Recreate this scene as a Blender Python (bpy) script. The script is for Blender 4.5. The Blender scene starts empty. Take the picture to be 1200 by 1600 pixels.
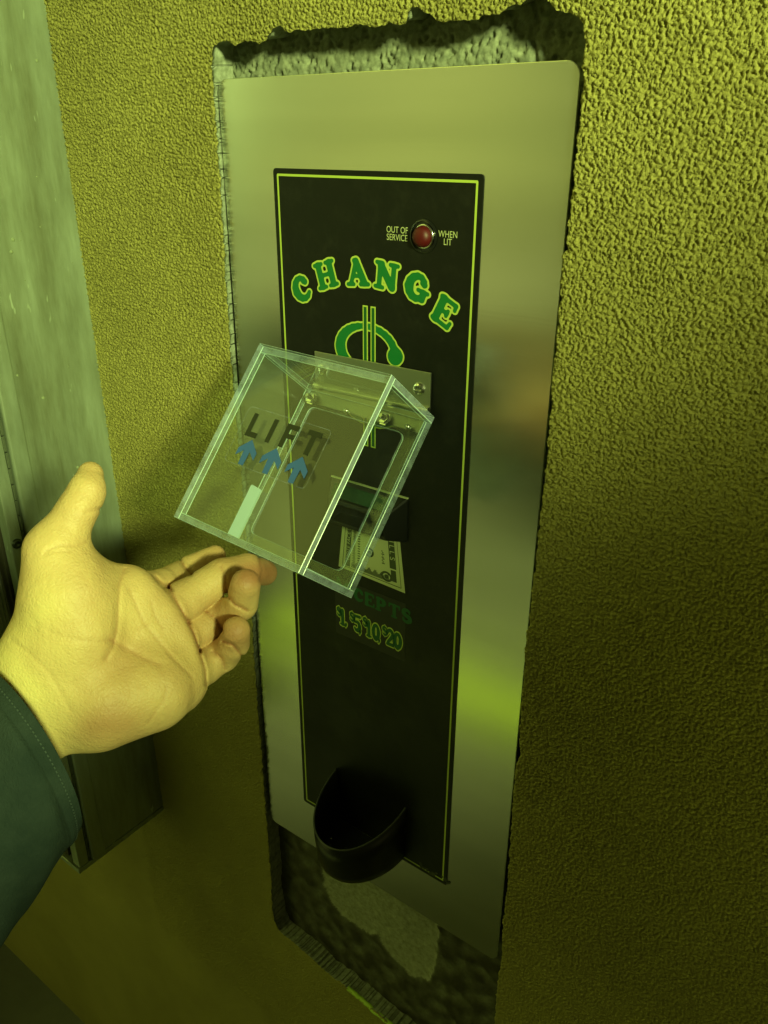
import bpy, bmesh, math, random
import numpy as np
from mathutils import Vector, Matrix
R = math.radians
random.seed(4)
rng = np.random.RandomState(7)
sc = bpy.context.scene
COL = sc.collection

# ------------------------------------------------------------------ camera
CAM = np.array([0.571649133, -0.534121678, 0.791628038])
M = np.array([[0.8036942922685961, 0.5950232946974076, 0.004771094442521051],
              [0.25279551783786075, -0.33416886989593886, -0.9079788502787342],
              [-0.538674215770372, 0.7309435307598783, -0.41898883529786524]])
FPX = 1250.865
cd = bpy.data.cameras.new('camera'); cam = bpy.data.objects.new('camera', cd); COL.objects.link(cam)
cd.sensor_fit = 'HORIZONTAL'; cd.sensor_width = 36; cd.lens = FPX / 1200 * 36
cd.clip_start = .02; cd.clip_end = 200
rm = Matrix((M[0], -M[1], -M[2])).transposed()
cam.matrix_world = Matrix.Translation(Vector(CAM)) @ rm.to_4x4()
sc.camera = cam

def ray(px, py): return M.T @ np.array([(px - 600) / FPX, (py - 800) / FPX, 1.0])
def at(px, py, Y=0.0):
    d = ray(px, py); return CAM + d * (Y - CAM[1]) / d[1]
def atX(px, py, X):
    d = ray(px, py); return CAM + d * (X - CAM[0]) / d[0]

# ------------------------------------------------------------------ world and lamps
w = bpy.data.worlds.new('World'); sc.world = w; w.use_nodes = True
bg = w.node_tree.nodes['Background']
WN, WL = w.node_tree.nodes, w.node_tree.links
tc = WN.new('ShaderNodeTexCoord'); sp = WN.new('ShaderNodeSeparateXYZ'); rp = WN.new('ShaderNodeValToRGB')
WL.new(tc.outputs['Generated'], sp.inputs[0])
mp = WN.new('ShaderNodeMapRange'); mp.inputs[1].default_value = -.3; mp.inputs[2].default_value = .7
WL.new(sp.outputs['Z'], mp.inputs[0]); WL.new(mp.outputs[0], rp.inputs[0])
rp.color_ramp.elements[0].position = .2; rp.color_ramp.elements[0].color = (.145, .14, .035, 1)
rp.color_ramp.elements[1].position = .6; rp.color_ramp.elements[1].color = (.035, .036, .010, 1)
WL.new(rp.outputs[0], bg.inputs[0]); bg.inputs[1].default_value = 1.6

def aim(o, tgt):
    o.rotation_euler = (Vector(tgt) - o.location).to_track_quat('-Z', 'Y').to_euler()
def unit(v): v = np.array(v, float); return v / np.linalg.norm(v)

# main bay lamp, right of the photographer; its cone edge stands in for the photographer's body shadow
L1 = np.array([2.2, -1.25, 1.45])
A_, B_, C_ = (at(1200, 745, -.006), at(850, 860, -.006), at(330, 1075, -.006))
nrm = np.cross(A_ - L1, C_ - L1); nrm = unit(nrm if nrm[2] > 0 else -nrm)
HALF = R(62)
dB = unit(B_ - L1); axis = math.cos(HALF) * dB + math.sin(HALF) * nrm
ld = bpy.data.lights.new('bay_lamp', 'SPOT'); lo = bpy.data.objects.new('bay_lamp', ld); COL.objects.link(lo)
lo.location = L1; aim(lo, L1 + axis)
ld.spot_size = 2 * HALF; ld.spot_blend = .16; ld.energy = 370; ld.color = (.79, 1.0, .33); ld.shadow_soft_size = .13

# wide overhead tube panel, behind and to the left
la = bpy.data.lights.new('ceiling_panel', 'AREA'); ao = bpy.data.objects.new('ceiling_panel', la); COL.objects.link(ao)
ao.location = (-.95, -1.05, 1.75); aim(ao, (.15, -.1, .5))
la.shape = 'RECTANGLE'; la.size = 1.3; la.size_y = 1.1; la.energy = 5.0; la.color = (.83, 1.0, .15)

# added spot, brightens the ground that the steel plate reflects
lf = bpy.data.lights.new('floor_fill', 'SPOT'); fo = bpy.data.objects.new('floor_fill', lf); COL.objects.link(fo)
fo.location = (-1.3, -2.3, 2.0); aim(fo, (-1.3, -2.25, -1.0))
lf.spot_size = R(66); lf.spot_blend = .7; lf.energy = 390; lf.color = (.86, 1.0, .3); lf.shadow_soft_size = .1

# added spot, brightens the far wall so it shows in the plate
lw = bpy.data.lights.new('far_wall_fill', 'SPOT'); wo = bpy.data.objects.new('far_wall_fill', lw); COL.objects.link(wo)
wo.location = (-2.6, -2.6, 2.5); aim(wo, (-3.3, -4.6, .25)); lw.spot_size = R(75); lw.spot_blend = .6; lw.energy = 540; lw.color = (.9, 1.0, .34); lw.shadow_soft_size = .1

sc.view_settings.view_transform = 'Standard'; sc.view_settings.look = 'None'
sc.view_settings.exposure = .2; sc.view_settings.gamma = 1; sc.view_settings.use_curve_mapping = False

# ------------------------------------------------------------------ material helpers
def mat(name, col=(.5, .5, .5), rough=.6, metal=0., **kw):
    m = bpy.data.materials.new(name); m.use_nodes = True
    b = m.node_tree.nodes['Principled BSDF']
    b.inputs['Base Color'].default_value = (*col, 1); b.inputs['Roughness'].default_value = rough; b.inputs['Metallic'].default_value = metal
    for k, v in kw.items(): b.inputs[k.replace('_', ' ')].default_value = v
    return m
def nodes(m): return m.node_tree.nodes, m.node_tree.links, m.node_tree.nodes['Principled BSDF']
def noise(m, scale, detail=4, rough=.5, stretch=(1, 1, 1), coord='Object'):
    N, L, b = nodes(m)
    t = N.new('ShaderNodeTexCoord'); mp = N.new('ShaderNodeMapping'); mp.inputs['Scale'].default_value = stretch
    n = N.new('ShaderNodeTexNoise'); n.inputs['Scale'].default_value = scale; n.inputs['Detail'].default_value = detail; n.inputs['Roughness'].default_value = rough
    L.new(t.outputs[coord], mp.inputs[0]); L.new(mp.outputs[0], n.inputs['Vector'])
    return n
def ramp(m, src, stops):
    N, L, b = nodes(m); r = N.new('ShaderNodeValToRGB'); e = r.color_ramp.elements
    while len(e) < len(stops): e.new(.5)
    for i, (p, c) in enumerate(stops): e[i].position = p; e[i].color = (*c, 1) if len(c) == 3 else c
    L.new(src, r.inputs[0]); return r
def bump(m, src, strength, dist, prev=None):
    N, L, b = nodes(m); u = N.new('ShaderNodeBump'); u.inputs['Strength'].default_value = strength; u.inputs['Distance'].default_value = dist
    L.new(src, u.inputs['Height'])
    if prev: L.new(prev.outputs[0], u.inputs['Normal'])
    L.new(u.outputs[0], b.inputs['Normal']); return u
def g3(v): return (v, v, v)

# ------------------------------------------------------------------ object helpers
def tag(o, label=None, cat=None, group=None, kind=None):
    if label: o['label'] = label
    if cat: o['category'] = cat
    if group: o['group'] = group
    if kind: o['kind'] = kind
    return o
def empty(name, loc, label, cat):
    o = bpy.data.objects.new(name, None); COL.objects.link(o); o.location = loc; o.empty_display_size = .02
    return tag(o, label, cat)
def link(name, me, m, parent=None, mw=None, smooth=False):
    o = bpy.data.objects.new(name, me); COL.objects.link(o)
    for x in (m if isinstance(m, (list, tuple)) else [m]): me.materials.append(x)
    if smooth: me.polygons.foreach_set('use_smooth', [True] * len(me.polygons))
    if parent:
        o.parent = parent
        bpy.context.view_layer.update()
        o.matrix_parent_inverse = parent.matrix_world.inverted()
    if mw is not None: o.matrix_basis = mw
    return o
def bm_link(name, bm, m, parent=None, mw=None, smooth=False, bevel=0, seg=2):
    bmesh.ops.recalc_face_normals(bm, faces=bm.faces)
    me = bpy.data.meshes.new(name); bm.to_mesh(me); bm.free()
    o = link(name, me, m, parent, mw, smooth)
    if bevel:
        b = o.modifiers.new('bevel', 'BEVEL'); b.width = bevel; b.segments = seg; b.limit_method = 'ANGLE'
        b.harden_normals = False
    return o
def add_box(bm, lo, hi, mi=0):
    v = [bm.verts.new((x, y, z)) for x in (lo[0], hi[0]) for y in (lo[1], hi[1]) for z in (lo[2], hi[2])]
    fs = [(0, 1, 3, 2), (4, 6, 7, 5), (0, 4, 5, 1), (2, 3, 7, 6), (0, 2, 6, 4), (1, 5, 7, 3)]
    out = []
    for f in fs:
        q = bm.faces.new([v[i] for i in f]); q.material_index = mi; out.append(q)
    return out
def add_prism(bm, pts, y0, y1, mi=0):
    """polygon in XZ extruded from y0 to y1"""
    a = [bm.verts.new((p[0], y0, p[1])) for p in pts]; b = [bm.verts.new((p[0], y1, p[1])) for p in pts]
    bm.faces.new(a).material_index = mi; bm.faces.new(b[::-1]).material_index = mi
    n = len(pts)
    for i in range(n): bm.faces.new([a[i], b[i], b[(i + 1) % n], a[(i + 1) % n]]).material_index = mi
def add_cyl(bm, c, ax, r0, r1, h, n=32, cap=True):
    ax = Vector(ax).normalized(); q = ax.to_track_quat('Z', 'Y'); c = Vector(c)
    A = [bm.verts.new(c + q @ Vector((r0 * math.cos(2 * math.pi * i / n), r0 * math.sin(2 * math.pi * i / n), 0))) for i in range(n)]
    B = [bm.verts.new(c + q @ Vector((r1 * math.cos(2 * math.pi * i / n), r1 * math.sin(2 * math.pi * i / n), h))) for i in range(n)]
    for i in range(n): bm.faces.new([A[i], A[(i + 1) % n], B[(i + 1) % n], B[i]])
    if cap: bm.faces.new(A[::-1]); bm.faces.new(B)
def lathe(bm, c, ax, prof, n=40):
    """prof: list of (radius, height along ax)"""
    ax = Vector(ax).normalized(); q = ax.to_track_quat('Z', 'Y'); c = Vector(c); prev = None
    for (r, h) in prof:
        if r < 1e-6: ring = [bm.verts.new(c + q @ Vector((0, 0, h)))]
        else: ring = [bm.verts.new(c + q @ Vector((r * math.cos(2 * math.pi * i / n), r * math.sin(2 * math.pi * i / n), h))) for i in range(n)]
        if prev:
            for i in range(n):
                a, b = prev[i % len(prev)], prev[(i + 1) % len(prev)]; d, e = ring[i % len(ring)], ring[(i + 1) % len(ring)]
                f = [a, b, e, d]; f2 = []
                for x in f:
                    if x not in f2: f2.append(x)
                if len(f2) > 2: bm.faces.new(f2)
        prev = ring
def rrect(x0, z0, x1, z1, r, n=6, rs=None):
    rs = rs or (r, r, r, r); out = []
    for (cx, cz, a, rr) in ((x1 - rs[0], z1 - rs[0], 0, rs[0]), (x0 + rs[1], z1 - rs[1], 90, rs[1]), (x0 + rs[2], z0 + rs[2], 180, rs[2]), (x1 - rs[3], z0 + rs[3], 270, rs[3])):
        for i in range(n + 1):
            t = R(a + 90 * i / n); out.append((cx + rr * math.cos(t), cz + rr * math.sin(t)))
    return out
def screw_bm(c, ax, r=.0055, h=.0028):
    """pan head with a cross recess built as raised quarters"""
    bm = bmesh.new(); ax = Vector(ax).normalized()
    lathe(bm, c, ax, [(r, 0), (r, h * .35), (r * .88, h * .75), (r * .62, h), (r * .6, h * .55), (0, h * .5)], 28)
    q = ax.to_track_quat('Z', 'Y'); c = Vector(c)
    for k in range(4):
        a = math.pi / 4 + k * math.pi / 2
        pts = [(r * .14, r * .14), (r * .52, r * .14), (r * .42, r * .42), (r * .14, r * .52)]
        V0 = []; V1 = []
        for (x, y) in pts:
            x2 = x * math.cos(k * math.pi / 2) - y * math.sin(k * math.pi / 2); y2 = x * math.sin(k * math.pi / 2) + y * math.cos(k * math.pi / 2)
            V0.append(bm.verts.new(c + q @ Vector((x2, y2, h * .4)))); V1.append(bm.verts.new(c + q @ Vector((x2, y2, h * .98))))
        bm.faces.new(V1)
        for i in range(4): bm.faces.new([V0[i], V0[(i + 1) % 4], V1[(i + 1) % 4], V1[i]])
    return bm

# ------------------------------------------------------------------ lettering: glyphs are smooth unions of tapered strokes
def arc(cx, cy, rx, ry, a0, a1, r0, r1, r2, n=10):
    out = []
    for i in range(n):
        def P(t):
            a = R(a0 + (a1 - a0) * t); r = (r0 * (1 - t * 2) + r1 * t * 2) if t < .5 else (r1 * (2 - 2 * t) + r2 * (2 * t - 1))
            return cx + rx * math.cos(a), cy + ry * math.sin(a), r
        x, y, r = P(i / n); x2, y2, r_2 = P((i + 1) / n); out.append((x, y, r, x2, y2, r_2))
    return out
def ser(x, y, w_, r=.055): return [(x - w_, y, r, x + w_, y, r)]
GL = {
 'A': [(.44, .86, .08, .17, .12, .06), (.46, .84, .10, .72, .14, .125), (.28, .36, .05, .62, .36, .05), (.36, .92, .07, .44, .93, .08)] + ser(.15, .06, .12) + ser(.74, .06, .16, .06),
 'C': arc(.47, .49, .33, .40, 52, 318, .06, .15, .06) + [(.66, .72, .12, .70, .66, .10)],
 'H': [(.2, .1, .11, .2, .9, .11), (.72, .1, .11, .72, .9, .11), (.2, .5, .06, .72, .5, .06)] + ser(.2, .06, .16) + ser(.72, .06, .16) + ser(.2, .93, .16) + ser(.72, .93, .16),
 'N': [(.2, .1, .075, .2, .88, .08), (.24, .84, .12, .72, .14, .12), (.76, .1, .08, .76, .9, .075)] + ser(.2, .06, .15) + ser(.17, .93, .12) + ser(.76, .93, .15),
 'G': arc(.47, .49, .34, .40, 52, 330, .06, .15, .07) + [(.66, .72, .12, .70, .68, .10), (.74, .14, .10, .74, .38, .10), (.52, .42, .055, .9, .42, .055)],
 'E': [(.2, .1, .12, .2, .9, .12), (.1, .93, .06, .68, .93, .06), (.1, .07, .06, .72, .07, .06), (.2, .5, .06, .5, .5, .06), (.70, .93, .05, .72, .76, .045), (.74, .07, .05, .77, .26, .045), (.52, .60, .045, .52, .40, .045)],
 'P': [(.2, .1, .12, .2, .9, .12)] + ser(.2, .06, .17) + arc(.36, .69, .30, .24, 90, -90, .06, .13, .06) + [(.1, .93, .06, .36, .93, .06), (.2, .45, .055, .36, .45, .055)],
 'T': [(.45, .1, .12, .45, .9, .12), (.1, .93, .06, .8, .93, .06), (.08, .93, .05, .06, .74, .045), (.82, .93, .05, .84, .74, .045)] + ser(.45, .06, .17),
 'S': arc(.42, .72, .24, .20, 40, 250, .07, .12, .12) + arc(.42, .28, .26, .22, 80, -150, .13, .12, .07) + [(.34, .55, .12, .46, .47, .12), (.60, .88, .05, .62, .72, .05), (.18, .12, .05, .16, .30, .05)],
 '1': [(.3, .1, .13, .3, .84, .13), (.3, .9, .09, .1, .78, .06)] + ser(.3, .06, .18),
 '5': [(.16, .88, .08, .62, .90, .09), (.16, .86, .06, .14, .54, .06)] + arc(.34, .32, .24, .25, 120, -140, .07, .14, .08),
 '0': arc(.38, .49, .24, .38, 90, 450, .08, .15, .08, 24)[:12] + arc(.38, .49, .24, .38, 270, 450, .10, .15, .08, 12) + arc(.38, .49, .24, .38, 90, 270, .08, .15, .10, 12),
 '2': arc(.36, .68, .22, .22, 170, -30, .09, .10, .12) + [(.54, .58, .12, .16, .16, .09), (.12, .09, .085, .62, .10, .10), (.66, .10, .06, .68, .26, .05)],
 ',': [(.14, .10, .09, .14, .06, .09), (.17, .04, .07, .08, -.16, .03)],
 'B': [],
}
GL['$'] = [tuple(v if i in (0, 3) else v for i, v in enumerate(s)) for s in GL['S']] + [(.42, -.06, .045, .42, 1.06, .045)]
def loops_from_strokes(strokes, levels, h, k, lo, hi):
    """signed distance of a union of tapered strokes, contoured at each level by marching squares"""
    xs = np.arange(lo[0], hi[0], h); ys = np.arange(lo[1], hi[1], h)
    X, Y = np.meshgrid(xs, ys, indexing='ij'); F = None
    for (x1, y1, r1, x2, y2, r2) in strokes:
        dx, dy = x2 - x1, y2 - y1; L = dx * dx + dy * dy + 1e-12
        t = np.clip(((X - x1) * dx + (Y - y1) * dy) / L, 0, 1)
        d = np.hypot(X - x1 - t * dx, Y - y1 - t * dy) - (r1 + (r2 - r1) * t)
        if F is None: F = d
        else:
            hh = np.clip(.5 + .5 * (F - d) / k, 0, 1); F = F + (d - F) * hh - k * hh * (1 - hh)
    return [contour(F - lv, xs, ys) for lv in levels]
def contour(F, xs, ys):
    S = F < 0; nxt = {}; pos = {}
    def ept(a, b):
        key = (a, b) if a < b else (b, a)
        if key not in pos:
            fa, fb = F[key[0]], F[key[1]]; t = fa / (fa - fb)
            pos[key] = (xs[key[0][0]] * (1 - t) + xs[key[1][0]] * t, ys[key[0][1]] * (1 - t) + ys[key[1][1]] * t)
        return key
    c = S[:-1, :-1] * 1 + S[1:, :-1] * 2 + S[1:, 1:] * 4 + S[:-1, 1:] * 8
    for i, j in np.argwhere((c > 0) & (c < 15)):
        P = [(i, j), (i + 1, j), (i + 1, j + 1), (i, j + 1)]
        ins = [bool(S[p]) for p in P]; ent = []; ext = []
        for q in range(4):
            a, b = q, (q + 1) % 4
            if ins[a] and not ins[b]: ext.append(ept(P[a], P[b]))
            if not ins[a] and ins[b]: ent.append(ept(P[a], P[b]))
        for a, b in zip(ext, ent): nxt[a] = b
    out = []
    while nxt:
        s = next(iter(nxt)); L = [s]; cur = nxt.pop(s)
        while cur != s and cur in nxt: L.append(cur); cur = nxt.pop(cur)
        if len(L) > 5: out.append([pos[k] for k in L])
    return out
def loops_mesh(loopsets, th=0.0):
    """2D curve fill of loops (already in XZ metres) -> list of (co, faces)"""
    cu = bpy.data.curves.new('tmp', 'CURVE'); cu.dimensions = '2D'; cu.fill_mode = 'BOTH'; cu.extrude = th
    for L in loopsets:
        s = cu.splines.new('POLY'); s.points.add(len(L) - 1); s.use_cyclic_u = True
        s.points.foreach_set('co', [v for p in L for v in (p[0], p[1], 0, 1)])
    o = bpy.data.objects.new('tmp', cu); COL.objects.link(o); bpy.context.view_layer.update()
    me = bpy.data.meshes.new_from_object(o.evaluated_get(bpy.context.evaluated_depsgraph_get()))
    bpy.data.objects.remove(o); bpy.data.curves.remove(cu)
    return me
def place_flat(me, y):
    """curve XY plane -> world XZ plane at depth y"""
    me.transform(Matrix(((1, 0, 0, 0), (0, 0, -1, y), (0, 1, 0, 0), (0, 0, 0, 1))))
    return me
def glyph_world(ch, x, z, wd, ht, rot=0, lv=(0, .06), k=.05, h=.022, shear=0):
    res = loops_from_strokes(GL[ch], lv, h, k, (-.3, -.4), (1.2, 1.3)); out = []
    for loops in res:
        o2 = []
        for L in loops:
            o2.append([(x + (px - .45) * wd * math.cos(rot) - (py - .5) * ht * math.sin(rot) + shear * (py - .5) * ht,
                        z + (px - .45) * wd * math.sin(rot) + (py - .5) * ht * math.cos(rot)) for px, py in L])
        out.append(o2)
    return out
def text_mesh(s, x, z, size, y, rot=0, sx=1, align='CENTER', off=0):
    cu = bpy.data.curves.new('tmp', 'FONT'); cu.body = s; cu.size = size; cu.align_x = align; cu.align_y = 'CENTER'; cu.offset = off; cu.space_line = .85
    o = bpy.data.objects.new('tmp', cu); COL.objects.link(o); bpy.context.view_layer.update()
    me = bpy.data.meshes.new_from_object(o.evaluated_get(bpy.context.evaluated_depsgraph_get()))
    bpy.data.objects.remove(o); bpy.data.curves.remove(cu)
    me.transform(Matrix.Diagonal((sx, 1, 1, 1))); me.transform(Matrix.Rotation(rot, 4, 'Z')); me.transform(Matrix.Translation((x, z, 0)))
    return place_flat(me, y)
def join_meshes(ms, name):
    bm = bmesh.new()
    for m_ in ms: bm.from_mesh(m_); bpy.data.meshes.remove(m_)
    me = bpy.data.meshes.new(name); bm.to_mesh(me); bm.free(); return me
# ------------------------------------------------------------------ hand: implicit surface
FPX=1250.865
def PX(px,py,d): return np.array([(px-600)/FPX*d,(py-800)/FPX*d,d])
def sd_caps(Q,a,ra,b,rb,flat=None):
    # tapered capsule, optional flatten: (axis vector, factor) scales distance component along axis
    A=Q-a; ab=b-a
    L=ab@ab
    if flat is not None:
        n,k=flat; n=n/np.linalg.norm(n)
        A=A+np.multiply.outer((A@n)*(k-1),n); ab=ab+(ab@n)*(k-1)*n; L=ab@ab
    t=np.clip((A@ab)/L,0,1)
    d=np.sqrt(((A-t[...,None]*ab)**2).sum(-1))-(ra+(rb-ra)*t)
    return d
def smin(a,b,k):
    h=np.clip(.5+.5*(b-a)/k,0,1)
    return b+(a-b)*h-k*h*(1-h)
def build_F(Q):
    """Q (...,3) camera metres -> signed distance of the hand."""
    D=np.array([0,0,1.])
    def C(a,wa,b,wb,flat=None):
        pa=PX(*a);pb=PX(*b);return sd_caps(Q,pa,wa*a[2]/FPX,pb,wb*b[2]/FPX,flat)
    F_=np.array([.25,-.2,1.])  # palm thin axis
    # forearm and wrist
    f=C((85,1085,.502),88,(-60,1180,.492),92,(F_,1.35))
    f=smin(f,C((-60,1180,.492),90,(-170,1345,.478),88,(F_,1.35)),.01)
    f=smin(f,C((-170,1345,.478),88,(-330,1560,.462),92,(F_,1.2)),.01)
    # palm slabs: metacarpals
    f=smin(f,C((95,1055,.496),74,(208,940,.514),46,(F_,1.4)),.028)
    f=smin(f,C((110,1075,.498),74,(244,978,.520),50,(F_,1.45)),.014)
    f=smin(f,C((130,1092,.498),68,(266,1022,.524),50,(F_,1.45)),.014)
    f=smin(f,C((150,1104,.497),62,(276,1064,.521),48,(F_,1.4)),.014)
    # hypothenar, thenar
    f=smin(f,C((160,1098,.490),60,(238,1082,.503),58,(F_,1.3)),.016)
    f=smin(f,C((66,1040,.489),66,(98,985,.489),66,(F_,1.35)),.02)
    f=smin(f,C((92,1000,.487),64,(98,925,.486),60,(F_,1.3)),.016)
    f=smin(f,C((120,985,.482),46,(112,935,.482),48,(F_,1.2)),.02)
    # thumb
    t=C((98,925,.484),56,(87,862,.484),44)
    t=smin(t,C((87,860,.484),44,(121,796,.486),29.5),.008)
    t=smin(t,C((128,790,.486),24,(133,780,.487),24),.004)
    t=smin(t,C((119,800,.484),29,(136,766,.488),27),.004)
    t=smin(t,C((136,767,.488),27,(141,742,.494),21,(np.array([.3,.1,1.]),1.15)),.004)
    f=smin(f,t,.012)
    # web between thumb and index
    f=smin(f,C((118,898,.492),34,(190,918,.512),30),.016)
    f=smin(f,C((150,945,.498),40,(200,950,.512),36),.014)
    # fingers
    ix=C((205,925,.518),34,(250,912,.548),21)
    ix=smin(ix,C((250,912,.548),21,(288,893,.582),20),.004)
    ix=smin(ix,C((293,889,.584),20,(336,869,.598),17),.002)
    md=C((238,966,.524),42,(285,941,.538),31)
    md=smin(md,C((285,941,.538),31,(344,902,.552),28),.005)
    md=smin(md,C((352,899,.553),27.5,(384,890,.565),24.5),.003)
    md=smin(md,C((388,890,.567),24,(413,895,.592),20),.003)
    rg=C((262,1015,.528),42,(302,988,.543),29)
    rg=smin(rg,C((302,988,.543),28.5,(345,966,.552),26),.005)
    rg=smin(rg,C((350,962,.551),25,(376,946,.538),25),.003)
    rg=smin(rg,C((378,941,.536),25.5,(384,912,.521),23.5),.002)
    pk=C((276,1062,.523),44,(316,1042,.536),28)
    pk=smin(pk,C((316,1042,.536),28,(345,1026,.543),25.5),.004)
    pk=smin(pk,C((350,1022,.543),25,(364,1007,.532),24),.003)
    pk=smin(pk,C((366,1004,.531),24,(369,985,.519),22),.002)
    fing=np.minimum(np.minimum(ix,md),np.minimum(rg,pk))
    # palm-finger joint: smooth with palm only
    g=smin(f,ix,.007);g2=smin(f,md,.007);g3=smin(f,rg,.007);g4=smin(f,pk,.007)
    f=np.minimum(np.minimum(g,g2),np.minimum(g3,g4))
    # creases in the skin, seen from the palm side
    near_=(np.abs(f)<.005); q_=Q[near_]; U=q_[...,0]/q_[...,2]*FPX+600; V=q_[...,1]/q_[...,2]*FPX+800; add_=np.zeros(len(q_))
    def crease(pts,w,dep):
        nonlocal add_
        m=np.full(U.shape,1e9)
        for (x0,y0),(x1,y1) in zip(pts[:-1],pts[1:]):
            dx,dy=x1-x0,y1-y0
            t=np.clip(((U-x0)*dx+(V-y0)*dy)/(dx*dx+dy*dy),0,1)
            m=np.minimum(m,np.hypot(U-x0-t*dx,V-y0-t*dy))
        add_=add_+dep*1.35*np.exp(-(m/w)**2)
    for pts,w,dp in CREASES: crease(pts,w,dp)
    f[near_]+=add_
    return f
CREASES=[
 # life line, head line, heart line
 ([(194,890),(186,915),(184,950),(182,985),(176,1010),(165,1030)],5,.0008),
 ([(172,1000),(200,1016),(225,1030),(250,1040)],8,.0007),
 ([(202,920),(212,945),(226,975),(242,995),(270,1028),(300,1058)],2.6,.0005),
 ([(236,940),(242,962),(254,982)],2.2,.0004),
 ([(215,985),(235,975)],2.0,.0003),
 ([(230,1130),(255,1095),(262,1070)],3,.0004),
 ([(70,862),(95,852),(118,853),(136,846)],3,.0006),
 ([(66,868),(92,861),(112,862)],2,.0004),
 ([(134,800),(146,797),(158,795)],3,.0006),
 ([(75,985),(110,998),(150,1002),(176,1000)],3,.0004),
 ([(18,1000),(45,1020),(80,1055),(110,1110)],3,.0004),
 # finger base creases
 ([(262,915),(273,935),(287,960),(295,972)],3.5,.0014),
 ([(294,972),(303,990),(312,1018)],3.2,.0014),
 ([(312,1020),(320,1045),(322,1070)],3.2,.0012),
 ([(243,902),(258,915),(268,922)],3,.001),
 # finger joint creases
 ([(280,872),(290,888),(298,897)],3,.0014),
 ([(345,885),(352,905),(353,925)],2.5,.0007),
 ([(322,955),(338,968),(347,985)],3,.0012),
 ([(352,928),(366,944),(386,954)],2.6,.0014),
 ([(333,1018),(345,1028),(352,1045)],2.6,.0012),
 ([(348,1002),(364,1008),(384,1032)],2.6,.0013),
 ([(404,872),(410,890),(406,908)],2.5,.0006),
]
def nets(F,o,h):
    """naive surface nets -> verts, quads"""
    nx,ny,nz=F.shape; s=F<0
    c=np.zeros((nx-1,ny-1,nz-1),int)
    for i in (0,1):
        for j in (0,1):
            for k in (0,1): c+=s[i:nx-1+i,j:ny-1+j,k:nz-1+k]
    act=(c>0)&(c<8); idx=-np.ones(act.shape,int); I=np.argwhere(act); idx[act]=np.arange(len(I))
    acc=np.zeros((len(I),3));cnt=np.zeros(len(I))
    cor=[(i,j,k) for i in (0,1) for j in (0,1) for k in (0,1)]
    for a in cor:
        for ax in range(3):
            if a[ax]: continue
            b=list(a);b[ax]=1
            fa=F[I[:,0]+a[0],I[:,1]+a[1],I[:,2]+a[2]];fb=F[I[:,0]+b[0],I[:,1]+b[1],I[:,2]+b[2]]
            m=(fa<0)!=(fb<0);t=np.where(m,fa/np.where(m,fa-fb,1),0)
            p=np.tile(np.array(a,float),(len(I),1));p[:,ax]=t
            acc[m]+=p[m];cnt[m]+=1
    V=(I+acc/cnt[:,None])*h+o
    Qs=[]
    for ax in range(3):
        sl=[slice(0,-1)]*3; s1=[slice(0,None)]*3;s1[ax]=slice(0,-1);s2=[slice(0,None)]*3;s2[ax]=slice(1,None)
        ch=s[tuple(s1)]!=s[tuple(s2)]
        E=np.argwhere(ch);o1,o2=[q for q in range(3) if q!=ax]
        ok=(E[:,o1]>0)&(E[:,o2]>0)&(E[:,o1]<F.shape[o1]-1)&(E[:,o2]<F.shape[o2]-1);E=E[ok]
        def g(d1,d2):
            G=E.copy();G[:,o1]-=d1;G[:,o2]-=d2;return idx[G[:,0],G[:,1],G[:,2]]
        q=np.stack([g(1,1),g(0,1),g(0,0),g(1,0)],1)
        pos=s[E[:,0],E[:,1],E[:,2]]
        flip=pos if ax!=1 else ~pos
        q[~flip]=q[~flip][:,::-1]
        Qs.append(q)
    return V,np.concatenate(Qs)
def hand_mesh(h=.0014):
    lo=np.array([-.40,-.08,.36]);hi=np.array([-.055,.22,.625])
    n=((hi-lo)/h).astype(int)+1
    xs=[lo[i]+h*np.arange(n[i]) for i in range(3)]
    F=np.empty(n); B=14
    for i0 in range(0,n[0],B):
        for j0 in range(0,n[1],B):
            for k0 in range(0,n[2],B):
                X=xs[0][i0:i0+B];Y=xs[1][j0:j0+B];Z=xs[2][k0:k0+B]
                c=np.array([[X.mean(),Y.mean(),Z.mean()]])
                d=build_F(c)[0]
                if abs(d)>h*B*1.6+.006: F[i0:i0+B,j0:j0+B,k0:k0+B]=np.sign(d)*.01; continue
                F[i0:i0+B,j0:j0+B,k0:k0+B]=build_F(np.stack(np.meshgrid(X,Y,Z,indexing='ij'),-1))
    F=np.pad(F,1,constant_values=1.)
    return nets(F,lo-h,h)
# ------------------------------------------------------------------ materials
def tube(bm, pts, r, n=6):
    prev = None
    for i, p in enumerate(pts):
        d = (pts[min(i + 1, len(pts) - 1)] - pts[max(i - 1, 0)]).normalized(); q = d.to_track_quat('Z', 'Y')
        ring = [bm.verts.new(p + q @ Vector((r * math.cos(2 * math.pi * k / n), r * math.sin(2 * math.pi * k / n), 0))) for k in range(n)]
        if prev:
            for k in range(n): bm.faces.new([prev[k], prev[(k + 1) % n], ring[(k + 1) % n], ring[k]])
        prev = ring
def m_stucco():
    m = mat('stucco', (.42, .33, .06), .8); N, L, b = nodes(m)
    n = noise(m, 5, 5, .6); r = ramp(m, n.outputs[0], [(.3, (.435, .395, .11)), (.7, (.34, .305, .08))]); L.new(r.outputs[0], b.inputs['Base Color'])
    n2 = noise(m, 650, 3, .6); u_ = bump(m, n2.outputs[0], 1., .0016); bump(m, noise(m, 260, 2, .6).outputs[0], .4, .002, u_)
    b.inputs['Specular IOR Level'].default_value = .35; b.inputs['Roughness'].default_value = .72
    return m
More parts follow.
